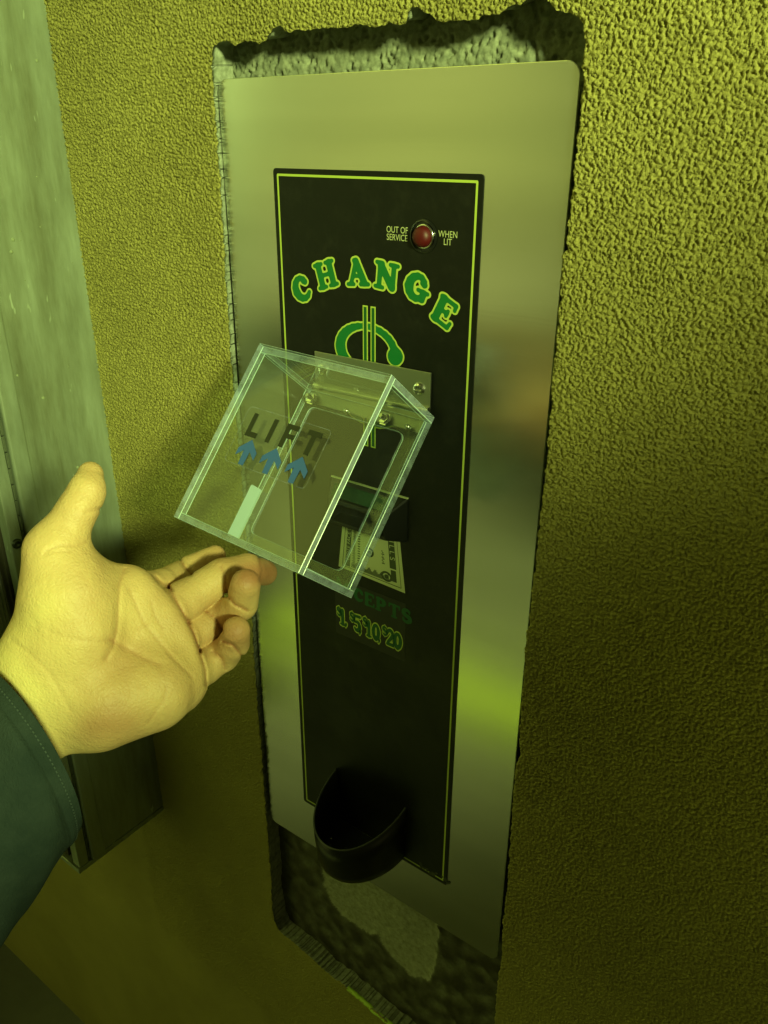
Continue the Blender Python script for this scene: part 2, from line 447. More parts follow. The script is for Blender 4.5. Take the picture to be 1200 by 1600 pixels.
def m_cement(name, c1, c2, sc_=60):
    m = mat(name, c1, .9); N, L, b = nodes(m)
    n = noise(m, sc_, 6, .65); r = ramp(m, n.outputs[0], [(.35, c1), (.65, c2)]); L.new(r.outputs[0], b.inputs['Base Color'])
    n2 = noise(m, 500, 4, .7); bump(m, n2.outputs[0], .8, .0006); return m
def m_block():
    m = mat('concrete_block', (.3, .32, .25), .95); N, L, b = nodes(m)
    n = noise(m, 130, 7, .7); r = ramp(m, n.outputs[0], [(.35, (.19, .21, .15)), (.65, (.38, .40, .29))])
    a = N.new('ShaderNodeAttribute'); a.attribute_name = 'stain'
    mx = N.new('ShaderNodeMix'); mx.data_type = 'RGBA'; L.new(a.outputs['Fac'], mx.inputs[0]); L.new(r.outputs[0], mx.inputs[6]); mx.inputs[7].default_value = (.055, .05, .03, 1)
    a2_ = N.new('ShaderNodeAttribute'); a2_.attribute_name = 'patch'; m4 = N.new('ShaderNodeMix'); m4.data_type = 'RGBA'; r9 = ramp(m, n.outputs[0], [(.35, (.27, .28, .20)), (.65, (.46, .48, .36))])
    L.new(a2_.outputs['Fac'], m4.inputs[0]); L.new(mx.outputs[2], m4.inputs[6]); L.new(r9.outputs[0], m4.inputs[7]); L.new(m4.outputs[2], b.inputs['Base Color'])
    n2 = noise(m, 350, 5, .7); bump(m, n2.outputs[0], .9, .001); return m
def m_plate():
    m = mat('brushed_steel', (.62, .62, .60), .3, 1.); N, L, b = nodes(m)
    b.inputs['Anisotropic'].default_value = .85
    tg = N.new('ShaderNodeTangent'); tg.direction_type = 'RADIAL'; tg.axis = 'Z'
    vv = N.new('ShaderNodeCombineXYZ'); vv.inputs[0].default_value = 1; vv.inputs[2].default_value = 0; L.new(vv.outputs[0], b.inputs['Tangent'])
    n = noise(m, 6, 2, .5, (.3, 1, 2))
    r = ramp(m, n.outputs[0], [(.3, g3(.19)), (.7, g3(.25))]); L.new(r.outputs[0], b.inputs['Roughness'])
    bump(m, noise(m, 260, 4, .65, (.012, 1, 1)).outputs[0], .045, .0003)
    # faint smears wiped across the steel
    n3 = noise(m, 5, 3, .5, (.3, 1, 2.6)); r3 = ramp(m, n3.outputs[0], [(.35, (.64, .66, .58)), (.65, (.78, .79, .72))]); L.new(r3.outputs[0], b.inputs['Base Color'])
    return m
def m_housing():
    m = mat('weathered_aluminium', (.5, .52, .46), .5, .55); N, L, b = nodes(m)
    n = noise(m, 24, 8, .68, (1, 1, .16)); r = ramp(m, n.outputs[0], [(.30, (.22, .24, .15)), (.5, (.34, .39, .29)), (.72, (.48, .56, .46))]); L.new(r.outputs[0], b.inputs['Base Color'])
    n2 = noise(m, 30, 6, .7, (1, 1, .35)); r2 = ramp(m, n2.outputs[0], [(.35, g3(.32)), (.7, g3(.62))]); L.new(r2.outputs[0], b.inputs['Roughness'])
    n3 = noise(m, 220, 3, .6, (1, 1, .08)); bump(m, n3.outputs[0], .25, .0005)
    # scratches and pale chips
    v = noise(m, 70, 2, .9, (1, 1.6, .4)); r4 = ramp(m, v.outputs[0], [(.70, g3(0)), (.735, g3(1))])
    mx = N.new('ShaderNodeMix'); mx.data_type = 'RGBA'; L.new(r4.outputs[0], mx.inputs[0]); L.new(r.outputs[0], mx.inputs[6]); mx.inputs[7].default_value = (.5, .58, .45, 1); L.new(mx.outputs[2], b.inputs['Base Color'])
    return m
def m_decal():
    m = mat('black_decal', (.007, .008, .006), .42); N, L, b = nodes(m)
    n = noise(m, 700, 2, .6); bump(m, n.outputs[0], .15, .0002)
    n5 = noise(m, 14, 6, .7); r5_ = ramp(m, n5.outputs[0], [(.35, g3(.34)), (.65, g3(.52))]); L.new(r5_.outputs[0], b.inputs['Roughness'])
    n6 = noise(m, 55, 8, .75); r6_ = ramp(m, n6.outputs[0], [(.5, (.007, .008, .006)), (.75, (.016, .017, .012))]); L.new(r6_.outputs[0], b.inputs['Base Color'])
    b.inputs['Specular IOR Level'].default_value = .3; return m
def m_acrylic(name='clear_acrylic', haze=.005):
    m = bpy.data.materials.new(name); m.use_nodes = True; N, L = m.node_tree.nodes, m.node_tree.links; N.clear()
    o = N.new('ShaderNodeOutputMaterial'); t = N.new('ShaderNodeBsdfTransparent'); t.inputs[0].default_value = (.93, .96, .93, 1)
    g = N.new('ShaderNodeBsdfGlossy'); g.inputs['Roughness'].default_value = .03; g.inputs[0].default_value = (1, 1, 1, 1)
    lw_ = N.new('ShaderNodeLayerWeight'); lw_.inputs[0].default_value = .5
    pw = N.new('ShaderNodeMath'); pw.operation = 'POWER'; pw.inputs[1].default_value = 5; L.new(lw_.outputs['Facing'], pw.inputs[0])
    f = N.new('ShaderNodeMath'); f.operation = 'MULTIPLY_ADD'; f.inputs[1].default_value = .95; f.inputs[2].default_value = .036; L.new(pw.outputs[0], f.inputs[0])
    mx = N.new('ShaderNodeMixShader'); L.new(f.outputs[0], mx.inputs[0]); L.new(t.outputs[0], mx.inputs[1]); L.new(g.outputs[0], mx.inputs[2])
    d = N.new('ShaderNodeBsdfDiffuse'); d.inputs[0].default_value = (.8, .85, .8, 1)
    # fine dust and scratches
    tc_ = N.new('ShaderNodeTexCoord'); n = N.new('ShaderNodeTexNoise'); n.inputs['Scale'].default_value = 90; n.inputs['Detail'].default_value = 8; n.inputs['Roughness'].default_value = .8
    L.new(tc_.outputs['Object'], n.inputs['Vector'])
    r = N.new('ShaderNodeMapRange'); r.inputs[1].default_value = .4; r.inputs[2].default_value = .75; r.inputs[3].default_value = haze * .6; r.inputs[4].default_value = haze * 1.8
    L.new(n.outputs[0], r.inputs[0])
    m2 = N.new('ShaderNodeMixShader'); L.new(r.outputs[0], m2.inputs[0]); L.new(mx.outputs[0], m2.inputs[1]); L.new(d.outputs[0], m2.inputs[2])
    L.new(m2.outputs[0], o.inputs[0]); return m
def m_edge():
    m = bpy.data.materials.new('sawn_acrylic_edge'); m.use_nodes = True; N, L = m.node_tree.nodes, m.node_tree.links; b = N['Principled BSDF']
    b.inputs['Base Color'].default_value = (.42, .50, .66, 1); b.inputs['Roughness'].default_value = .35
    t = N.new('ShaderNodeBsdfTransparent'); mx = N.new('ShaderNodeMixShader'); o = N['Material Output']
    tc_ = N.new('ShaderNodeTexCoord'); n = N.new('ShaderNodeTexNoise'); n.inputs['Scale'].default_value = 120; n.inputs['Detail'].default_value = 6
    L.new(tc_.outputs['Object'], n.inputs['Vector'])
    r = N.new('ShaderNodeMapRange'); r.inputs[1].default_value = .3; r.inputs[2].default_value = .7; r.inputs[3].default_value = .22; r.inputs[4].default_value = .58
    L.new(n.outputs[0], r.inputs[0]); L.new(r.outputs[0], mx.inputs[0]); L.new(t.outputs[0], mx.inputs[1]); L.new(b.outputs[0], mx.inputs[2]); L.new(mx.outputs[0], o.inputs[0])
    u = N.new('ShaderNodeBump'); u.inputs['Strength'].default_value = .6; u.inputs['Distance'].default_value = .001; L.new(n.outputs[0], u.inputs['Height']); L.new(u.outputs[0], b.inputs['Normal'])
    return m
STUCCO, CEM, BLOCK = m_stucco(), m_cement('reveal_cement', (.26, .28, .20), (.50, .53, .42), 160), m_block()
PLATE, HOUS, DECAL, ACR, EDGE = m_plate(), m_housing(), m_decal(), m_acrylic(), m_edge()
ARR = mat('arris_glint', (.62, .80, .82), .25)  # pale bevel colour paints in the glints along the hood edges
LINE = mat('yellow_green_ink', (.50, .62, .10), .45); GREEN = mat('green_ink', (.004, .17, .035), .45); DGREEN = mat('dark_green_ink', (.008, .10, .03), .5)
PALE = mat('pale_ink', (.55, .58, .30), .5); NOTE = mat('note_paper_ink', (.55, .60, .32), .5); NOTED = mat('note_dark_ink', (.05, .07, .03), .5)
BLK = mat('black_plastic', (.010, .011, .010), .28); BLKR = mat('black_rough_plastic', (.012, .013, .012), .42)
CHR = mat('bright_steel', (.75, .76, .72), .18, 1.); STEEL = mat('satin_steel', (.55, .57, .50), .33, 1.)
RED = mat('red_lens', (.085, .002, .003), .5); DARK = mat('dark_gap', (.006, .006, .005), .9)
LIFTK = mat('black_label_ink', (.012, .016, .006), .5); BLUE = mat('blue_arrow_ink', (.03, .12, .42), .45)
GLEAM = mat('pale_gleam', (.60, .76, .95), .4); WIN = mat('green_window', (.01, .05, .02), .15)

# ------------------------------------------------------------------ ground
bm = bmesh.new(); S_ = 60
v = [bm.verts.new(p) for p in ((-S_, .4, -1), (S_, .4, -1), (S_, -S_, -1), (-S_, -S_, -1))]; bm.faces.new(v)
gm = mat('wet_concrete', (.2, .2, .17), .6); N, L, b = nodes(gm)
n = noise(gm, 1.3, 6, .6); r = ramp(gm, n.outputs[0], [(.3, (.08, .086, .07)), (.7, (.22, .235, .19))]); L.new(r.outputs[0], b.inputs['Base Color'])
bump(gm, noise(gm, 90, 4, .6).outputs[0], .4, .003)
tag(bm_link('ground', bm, gm), kind='structure')
bm = bmesh.new(); v = [bm.verts.new(p) for p in ((-5, -1.62, -.996), (2, -1.62, -.996), (2, -1.44, -.996), (-5, -1.44, -.996))]; bm.faces.new(v)
tag(bm_link('reflected_strip', bm, mat('reflected_green', (.55, .75, .02), .5)), kind='structure')  # added strip, its reflection makes the green glow low on the plate

# unseen far side of the wash bay, bands added to shape the plate's reflections
bm = bmesh.new(); add_box(bm, (-14, -4.9, -1), (12, -4.6, 2.9))
fm = mat('reflection_bands', (.3, .3, .2), .6); N, L, b = nodes(fm)
t_ = N.new('ShaderNodeTexCoord'); s_ = N.new('ShaderNodeSeparateXYZ'); L.new(t_.outputs['Object'], s_.inputs[0])
q = N.new('ShaderNodeMapRange'); q.inputs[1].default_value = -1; q.inputs[2].default_value = 3; L.new(s_.outputs['Z'], q.inputs[0])
r = ramp(fm, q.outputs[0], [(0, (.03, .035, .02)), (.10, (.03, .035, .02)), (.13, (.30, .30, .18)), (.19, (.55, .56, .42)), (.27, (.55, .56, .42)), (.29, (.34, .34, .20)), (.36, (.30, .31, .19)), (.37, (.42, .42, .26)), (.43, (.40, .42, .24)), (.45, (.27, .28, .16)), (1, (.36, .36, .20))]); L.new(r.outputs[0], b.inputs['Base Color'])
fw = bm_link('unseen_bay_wall', bm, fm); tag(fw, 'unseen block wall across the wash bay, banded for reflections in the steel', 'wall')

# ------------------------------------------------------------------ stucco wall with a broken-out hole
def band(nx, ny, s1, s2, seed):
    r_ = np.random.RandomState(seed); W = np.fft.rfft2(r_.randn(nx, ny))
    fx = np.fft.fftfreq(nx)[:, None]; fy = np.fft.rfftfreq(ny)[None, :]; q = (fx ** 2 + fy ** 2) * 2 * math.pi ** 2
    K = np.exp(-q * s1 * s1) - (np.exp(-q * s2 * s2) if s2 else 0)
    o = np.fft.irfft2(W * K, (nx, ny)); return o / o.std()
def in_poly(P, X, Z):
    c = np.zeros(X.shape, bool); n = len(P)
    for i in range(n):
        x1, z1 = P[i]; x2, z2 = P[(i + 1) % n]
        if z1 == z2: continue
        c ^= ((z1 > Z) != (z2 > Z)) & (X < (x2 - x1) * (Z - z1) / (z2 - z1) + x1)
    return c
def quads_mesh(name, V, Q, mi=None):
    me = bpy.data.meshes.new(name); me.vertices.add(len(V)); me.vertices.foreach_set('co', np.asarray(V, np.float32).ravel())
    me.loops.add(4 * len(Q)); me.loops.foreach_set('vertex_index', np.asarray(Q, np.int32).ravel())
    me.polygons.add(len(Q)); me.polygons.foreach_set('loop_start', np.arange(len(Q), dtype=np.int32) * 4)
    if mi is not None: me.polygons.foreach_set('material_index', np.asarray(mi, np.int32))
    me.update(calc_edges=True); me.validate(); return me
YW = -.006
HOLE_PX = [(332, 70), (346, 64), (366, 69), (384, 64), (402, 66), (417, 62), (424, 46), (436, 41), (446, 50), (470, 46), (487, 50), (500, 43), (530, 44), (560, 38),
 (585, 43), (604, 39), (634, 37), (638, 22), (643, 9), (656, 12), (668, 18), (680, 30), (694, 36), (716, 32), (742, 30), (762, 24), (790, 16), (802, 8), (818, 4), (832, -8), (850, -10),
 (858, 8), (872, 18), (890, 20), (904, 26), (912, 40), (913, 70), (911, 120), (907, 160), (903, 205), (899, 250), (893, 300), (887, 352), (885, 390), (879, 402), (876, 450), (872, 500),
 (868, 550), (862, 600), (861, 650), (857, 690), (852, 735), (848, 780), (842, 820), (838, 880), (832, 915), (828, 960), (822, 1000), (819, 1050), (815, 1100), (811, 1150),
 (812, 1180), (805, 1200), (802, 1240), (799, 1290), (796, 1340), (793, 1380), (789, 1420), (786, 1440), (784, 1500), (778, 1530), (774, 1580), (770, 1660), (768, 1760),
 (690, 1680), (640, 1630), (600, 1592), (560, 1560), (538, 1540), (510, 1520), (480, 1492), (455, 1470), (436, 1455), (428, 1438), (425, 1420), (424, 1380), (420, 1330), (416, 1280),
 (412, 1230), (409, 1180), (404, 1130), (401, 1080), (397, 1030), (394, 980), (390, 900), (386, 850), (381, 790), (377, 740), (372, 690), (367, 630), (364, 600), (360, 560),
 (357, 500), (353, 440), (350, 390), (346, 330), (343, 270), (338, 210), (334, 160), (331, 110)]
HP = [(lambda p: (p[0], p[2]))(at(x, y, YW)) for x, y in HOLE_PX]
def jag(P, step=.0028, amp=.0009, seed=3):
    r_ = np.random.RandomState(seed); o = []
    for i in range(len(P)):
        a = np.array(P[i]); b_ = np.array(P[(i + 1) % len(P)]); k = max(1, int(np.linalg.norm(b_ - a) / step))
        for j in range(k): o.append(tuple(a + (b_ - a) * j / k + r_.randn(2) * amp * .6))
    return o
HPJ = jag(HP)
H = .00090
x0, x1, z0, z1 = -.30, .64, -.42, .955
fx = np.arange(x0, x1, H); fz = np.arange(z0, z1, H)
xs = np.concatenate([[-3, -2, -1.2, -.8, -.6, -.48, -.38], fx, [.66, .7, .8, 1.1, 1.5, 2, 3]])
zs = np.concatenate([[-1.02, -.9, -.75, -.62, -.54, -.48], fz, [.98, 1.04, 1.15, 1.3, 1.6, 2, 2.6]])
X, Z = np.meshgrid(xs, zs, indexing='ij'); D = np.zeros(X.shape)
nx, nz = len(fx), len(fz)
a1 = band(nx, nz, .50, 1.05, 1); a2 = band(nx, nz, .95, 1.9, 2); a3 = band(nx, nz, 14, 40, 5)
rel = np.tanh(np.maximum(a1 + .25, -.25) * 1.35) * .85 + np.tanh(np.maximum(a2, -.5) * 1.25) * .40 + a3 * .10
# the dash is thinner and smoother low down on the wall
gx, gz = np.meshgrid(fx, fz, indexing='ij')
amp = .00165 * (.5 + .5 / (1 + np.exp(-(gz - .10) / .12)))
fade = np.clip(np.minimum(np.minimum(gx - fx[0], fx[-1] - gx), np.minimum(gz - fz[0], fz[-1] - gz)) / .02, 0, 1)
D[7:7 + nx, 6:6 + nz] = -rel * amp * fade
Y = YW + D
V = np.stack([X, Y, Z], -1).reshape(-1, 3); nZ = len(zs)
cx = (X[:-1, :-1] + X[1:, 1:]) / 2; cz = (Z[:-1, :-1] + Z[1:, 1:]) / 2
hole = in_poly(HPJ, cx, cz)
idx = np.arange(X.size).reshape(X.shape)
Qa = np.stack([idx[:-1, :-1], idx[1:, :-1], idx[1:, 1:], idx[:-1, 1:]], -1)
keep = Qa[~hole].reshape(-1, 4)
sk = []
hi, hj = np.where(hole[:-1, :] != hole[1:, :])
for i, j in zip(hi, hj): sk.append((idx[i + 1, j], idx[i + 1, j + 1]))
hi, hj = np.where(hole[:, :-1] != hole[:, 1:])
for i, j in zip(hi, hj): sk.append((idx[i, j + 1], idx[i + 1, j + 1]))
bv = sorted({a for e in sk for a in e})
PA = np.array(HPJ); PB = np.roll(PA, -1, 0); PD = PB - PA; PL = (PD ** 2).sum(1) + 1e-12
for a_ in bv:      # settle the broken edge on the traced outline
    q = V[a_][[0, 2]]; tt = np.clip(((q - PA) * PD).sum(1) / PL, 0, 1); c_ = PA + PD * tt[:, None]; dd = ((c_ - q) ** 2).sum(1); i_ = dd.argmin()
    if dd[i_] < .0022 ** 2: V[a_][0], V[a_][2] = c_[i_]
nb0 = {}
for a_, b_ in sk: nb0.setdefault(a_, []).append(b_); nb0.setdefault(b_, []).append(a_)
for _ in range(7):
    new = {a_: .5 * V[a_] + .5 * V[ns].mean(0) for a_, ns in nb0.items()}
    for a_, q in new.items(): V[a_] = q
for a_ in bv:      # crumbled, but never folded over
    x_, _, z_ = V[a_]; q = math.sin(x_ * 900 + 3 * math.sin(z_ * 410)) * .5 + math.sin(z_ * 1300 + 2 * math.sin(x_ * 700 + z_ * 160)) * .5 + math.sin(x_ * 260 + z_ * 330) * .8
    c0_ = np.array([x_ - np.clip(x_, .03, .30), z_ - np.clip(z_, -.12, .82)]); c0_ /= np.linalg.norm(c0_) + 1e-9
    V[a_][0] += c0_[0] * q * .00045; V[a_][2] += c0_[1] * q * .00045
cen = np.array([.165, .35]); extra = []; m1 = {}; m2 = {}; n0 = len(V)
near = np.array(HP)
for k, a in enumerate(bv):
    p = V[a].copy()
    # slump the arris a little
    V[a] += np.array([0, .0006 + abs(rng.randn()) * .0002, 0])
    out = np.array([p[0], p[2]]) - np.array([np.clip(p[0], .03, .30), np.clip(p[2], -.12, .82)]); out = out / (np.linalg.norm(out) + 1e-9)
    j1 = rng.randn() * .0003; j2 = rng.randn() * .0004
    m1[a] = n0 + len(extra); extra.append((p[0] + out[0] * (.0030 + j1), YW + .006, p[2] + out[1] * (.0030 + j1)))
    m2[a] = n0 + len(extra); extra.append((p[0] + out[0] * (.0060 + j2), .0235, p[2] + out[1] * (.0060 + j2)))
extra = np.array(extra); nb = {}
for a_, b_ in sk: nb.setdefault(a_, []).append(b_); nb.setdefault(b_, []).append(a_)
for mm, its in ((m1, 8), (m2, 14)):
    for _ in range(its):
        e2 = extra.copy()
        for a_, ns in nb.items():
            e2[mm[a_] - n0] = .4 * extra[mm[a_] - n0] + .6 * np.mean([extra[mm[q] - n0] for q in ns], 0)
        extra = e2
V = np.concatenate([V, extra])
Qs = [(a, b_, m1[b_], m1[a]) for a, b_ in sk] + [(m1[a], m1[b_], m2[b_], m2[a]) for a, b_ in sk]
Qall = np.concatenate([keep, np.array(Qs)]); mi = np.concatenate([np.zeros(len(keep), int), np.ones(len(Qs), int)])
me = quads_mesh('stucco_wall', V, Qall, mi)
wall = empty('stucco_wall', (0, 0, -1), 'rough yellow-tan stucco wall with a ragged tall cut-out around the steel change machine', 'wall')
link('stucco_face', me, [STUCCO, CEM], wall, smooth=True)

# concrete block behind the hole
h2 = .0016; bx = np.arange(-.035, .385, h2); bz = np.arange(-.42, .96, h2); X, Z = np.meshgrid(bx, bz, indexing='ij')
c1 = band(len(bx), len(bz), .6, 1.6, 11); c2 = band(len(bx), len(bz), 2, 6, 12); c3 = band(len(bx), len(bz), 6, 30, 13)
pit = np.clip(c2 * .6 + c1 * .9 - .35, 0, 2)
up = 1 / (1 + np.exp(-(Z - .5) / .05))
Yb = .0220 + (pit * .0012 + c1 * .0004) * (.25 + .75 * up) + c3 * .0005
Yb += .003 * np.exp(-((X - .285 - .002 * np.sin(Z * 300)) / .0016) ** 2) * up       # block joint
def pxpoly(P, y): return [(lambda p: (p[0], p[2]))(at(a, b_, y)) for a, b_ in P]
patch = jag(pxpoly([(492, 1318), (560, 1350), (640, 1400), (676, 1436), (680, 1470), (675, 1512), (664, 1540), (640, 1535), (612, 1512), (596, 1488), (584, 1470), (566, 1468), (548, 1452), (528, 1438), (512, 1418), (498, 1390)], .012), .006, .002, 9)
inp = in_poly(patch, X, Z)
low = Z < .3
# adhesive smeared thickly round the bare patch
smear = low & ~inp
k = np.ones((3,)) / 3
sm = smear.astype(float)
for _ in range(2):
    sm = np.apply_along_axis(lambda v_: np.convolve(v_, k, 'same'), 0, sm); sm = np.apply_along_axis(lambda v_: np.convolve(v_, k, 'same'), 1, sm)
ridge = band(len(bx), len(bz), 3, 9, 21)
Yb -= sm * (.0022 + ridge * .0006)
stain = np.clip(sm * (.82 + ridge * .12), 0, 1)
V = np.stack([X, Yb, Z], -1).reshape(-1, 3); idx = np.arange(X.size).reshape(X.shape)
me = quads_mesh('block_core', V, np.stack([idx[:-1, :-1], idx[1:, :-1], idx[1:, 1:], idx[:-1, 1:]], -1).reshape(-1, 4))
at_ = me.attributes.new('stain', 'FLOAT', 'POINT'); at_.data.foreach_set('value', stain.ravel().astype(np.float32))
at_ = me.attributes.new('patch', 'FLOAT', 'POINT'); at_.data.foreach_set('value', (inp & low).astype(np.float32).ravel())
o = link('concrete_block', me, BLOCK, wall, smooth=True); o['label'] = 'bare pitted grey concrete block with dark adhesive smears seen inside the cut-out'

# thin yellow-green bead added along the sill
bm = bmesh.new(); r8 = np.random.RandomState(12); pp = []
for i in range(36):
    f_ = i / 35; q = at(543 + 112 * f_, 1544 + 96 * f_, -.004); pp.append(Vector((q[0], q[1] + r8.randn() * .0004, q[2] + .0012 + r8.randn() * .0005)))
tube(bm, pp, .0030, 8); bm_link('sill_bead', bm, mat('bead_yellow_green', (.58, .85, .10), .45), wall, smooth=True)

# ------------------------------------------------------------------ metal housing on the left
XH = -.222
hou = empty('steel_housing', (XH, -.07, -.105), 'tall scuffed grey-green metal housing standing out from the wall left of the machine', 'metal housing')
bm = bmesh.new(); add_box(bm, (XH - .3, -.112, -.104), (XH, .02, 3.0)); bm_link('side_panel', bm, HOUS, hou, bevel=.0015)
bm = bmesh.new(); add_box(bm, (XH - .012, -.1285, -.1045), (XH + .0032, -.108, 3.0)); bm_link('corner_trim', bm, HOUS, hou, bevel=.0025, seg=3)
bm = bmesh.new()
for i in range(160):
    z = -.10 + i * .0185
    add_box(bm, (XH - .010, -.1325, z), (XH - .0015 + .0007 * (i % 2), -.1290, z + .0172))
bm_link('hinge_strip', bm, mat('dull_hinge', (.13, .15, .10), .6, .6), hou, bevel=.0006)
bm = bmesh.new(); add_box(bm, (XH - .016, -.1475, -.1045), (XH - .0005, -.1330, 3.0)); bm_link('front_flange', bm, HOUS, hou, bevel=.0012)
bm = bmesh.new(); add_box(bm, (XH - .2, -.1500, -.09), (XH - .018, -.1340, 3.0)); bm_link('gap_shade', bm, mat('channel_shadow', (.05, .045, .025), .7), hou)  # dark box standing in for the shaded gap beside the flange
rib = mat('ribbed_aluminium', (.55, .6, .5), .35, .9)
bm = bmesh.new()
for i in range(26):
    y = -.156 - i * .0042; lathe(bm, (XH - .026, y, -.08), (0, 0, 1), [(.0023, 0), (.0023, 3.0)], 10)
add_box(bm, (XH - .034, -.27, -.08), (XH - .0265, -.153, 3.0))
bm_link('ribbed_edge', bm, rib, hou, smooth=False)
for (px, py) in ((25, 850), (30, 1180)):
    p = atX(px, py, XH); bm = bmesh.new(); lathe(bm, (XH - .001, -.1405, p[2]), (1, 0, 0), [(.0058, 0), (.0058, .0022), (.0045, .0036), (.0018, .0036), (.0016, .002), (0, .002)], 24)
    bm_link('rivet', bm, mat('dark_rivet', (.05, .06, .04), .4, .8), hou, smooth=True)
p = atX(45, 836, XH); bm = bmesh.new(); lathe(bm, (XH + .003, -.118, p[2]), (1, 0, 0), [(.004, 0), (.0036, .0018), (0, .003)], 20); bm_link('rivet', bm, CHR, hou, smooth=True)
bm = bmesh.new(); add_box(bm, (XH - .09, -.150, -.1125), (XH + .0005, .0, -.1048)); bm_link('bottom_lip', bm, HOUS, hou, bevel=.001)
# weld scabs and chips on the side panel
bm = bmesh.new(); r5 = np.random.RandomState(5)
for i in range(40):
    y = -.006 - r5.rand() ** .8 * .1; z = -.05 + r5.rand() * .98; q = .0006 + r5.rand() ** 3 * .0016
    lathe(bm, (XH - .0002, y, z), (1, .1 * r5.randn(), .3 * r5.randn()), [(q, 0), (q * .7, q * .5), (0, q * .7)], 7)
bm_link('weld_spatter', bm, mat('pale_metal_chips', (.26, .30, .18), .8), hou, smooth=True)['kind'] = 'stuff'

# ------------------------------------------------------------------ the change machine
MA = empty('change_machine', (.165, 0, 0), 'brushed steel change machine with a black front lettered CHANGE, recessed in the wall', 'change machine')
PW, PH = .330, .8397
bm = bmesh.new(); add_prism(bm, rrect(0, 0, PW, PH, .010, 6), 0, .002); bm_link('face_plate', bm, PLATE, MA, bevel=.0006)
bm = bmesh.new(); add_box(bm, (.012, .0025, .012), (PW - .012, .0195, PH - .012)); bm_link('body', bm, DARK, MA)
DX0, DX1, DZ0, DZ1 = .0607, .2646, .0684, .7718
bm = bmesh.new(); add_prism(bm, rrect(DX0, DZ0, DX1, DZ1, .003, 4), -.0008, -.0001)
dec = bm_link('front_decal', bm, DECAL, MA)
# border line
i0, i1 = .0042, .0060
a = rrect(DX0 + i0, DZ0 + i0, DX1 - i0, DZ1 - i0, .001, 2); b2 = rrect(DX0 + i1, DZ0 + i1, DX1 - i1, DZ1 - i1, .0006, 2)
bm = bmesh.new(); va = [bm.verts.new((p[0], -.00095, p[1])) for p in a]; vb = [bm.verts.new((p[0], -.00095, p[1])) for p in b2]
for i in range(len(a)): bm.faces.new([va[i], va[(i + 1) % len(a)], vb[(i + 1) % len(a)], vb[i]])
bm_link('border_line', bm, LINE, dec)

def lettering(name, items, y, mats, parent):
    """items: lists of (outline loops, fill loops); outline below, fill above"""
    outl = [place_flat(loops_mesh(o_), y) for f_, o_ in items if o_]
    fill = [place_flat(loops_mesh(f_), y - .00012) for f_, o_ in items]
    me = join_meshes(outl, name)if outl else None
    if me: link(name + '_outline', me, mats[1], parent)
    me = join_meshes(fill, name); return link(name, me, mats[0], parent)
# CHANGE on an arc
ccx, ccz, cr = .1635, .5635, .1335; items = []
for ch, px, py in (('C', 473, 450), ('H', 510, 429), ('A', 559, 425), ('N', 604, 431), ('G', 653, 448), ('E', 697, 488)):
    p = at(px, py, 0); an = math.asin(max(-1, min(1, (p[0] - ccx) / cr)))
    items.append(glyph_world(ch, p[0], p[2], .0240, .0218, -an * .82, (.022, .088)))
lettering('change_lettering', items, -.00095, (GREEN, LINE), dec)
# dollar sign
u_ = .001
def A2(cx, cz, rx, rz, a0, a1, r0, r1, r2): return arc(cx, cz, rx, rz, a0, a1, r0, r1, r2, 14)
dl = A2(160, 632, 29, 20, 14, 180, 3.6, 2.2, 5.2) + A2(160, 632, 29, 20, 180, 265, 5.2, 4.6, 3.0) + A2(163, 588, 29, 23, 88, -30, 3.0, 5.0, 5.6) + A2(163, 588, 29, 20, -30, -170, 5.2, 1.5, 3.6)
dl += [(189, 636, 3.6, 190, 631.5, 7.0), (190, 631.5, 7.0, 189, 630.5, 7.2), (134, 585, 4, 133, 590, 6)]
dl2 = [(x, 545.6 + .8, .8, x, 667.4, .8) for x in (158.4, 166.6)]
def big(st, lv): return [[[(p[0] * u_, p[1] * u_) for p in L_] for L_ in lo_] for lo_ in loops_from_strokes(st, lv, .45, 1.2, (115, 535), (215, 680))]
f_, o_ = big(dl, (0, 1.35)); lettering('dollar_sign', [(f_, o_)], -.00095, (GREEN, LINE), dec)
bm = bmesh.new()
for x in (158.4, 166.6):
    add_prism(bm, [((x - 2.6) * u_, .5455), ((x + 2.6) * u_, .5455), ((x + 2.6) * u_, .6690), ((x - 2.6) * u_, .6690)], -.00112, -.00122)
bm_link('dollar_bar_outline', bm, LINE, dec)
bm = bmesh.new()
for x in (158.4, 166.6):
    add_prism(bm, [((x - 1.5) * u_, .5467), ((x + 1.5) * u_, .5467), ((x + 1.5) * u_, .6678), ((x - 1.5) * u_, .6678)], -.00126, -.00132)
bm_link('dollar_bar', bm, mat('bar_green', (.008, .10, .02), .45), dec)
# small words by the lamp
ms = {}
for s_, px, py in (('OUT OF', 621.5, 359.5), ('SERVICE', 621.5, 371.5), ('WHEN', 701, 366.5), ('LIT', 700.5, 378.5)):
    p = at(px, py, 0); ms.setdefault(px < 660, []).append(text_mesh(s_, p[0], p[2], .0068, -.00097, sx=.82))
for v_ in ms.values(): link('service_lettering', join_meshes(v_, 'service_lettering'), PALE, dec)
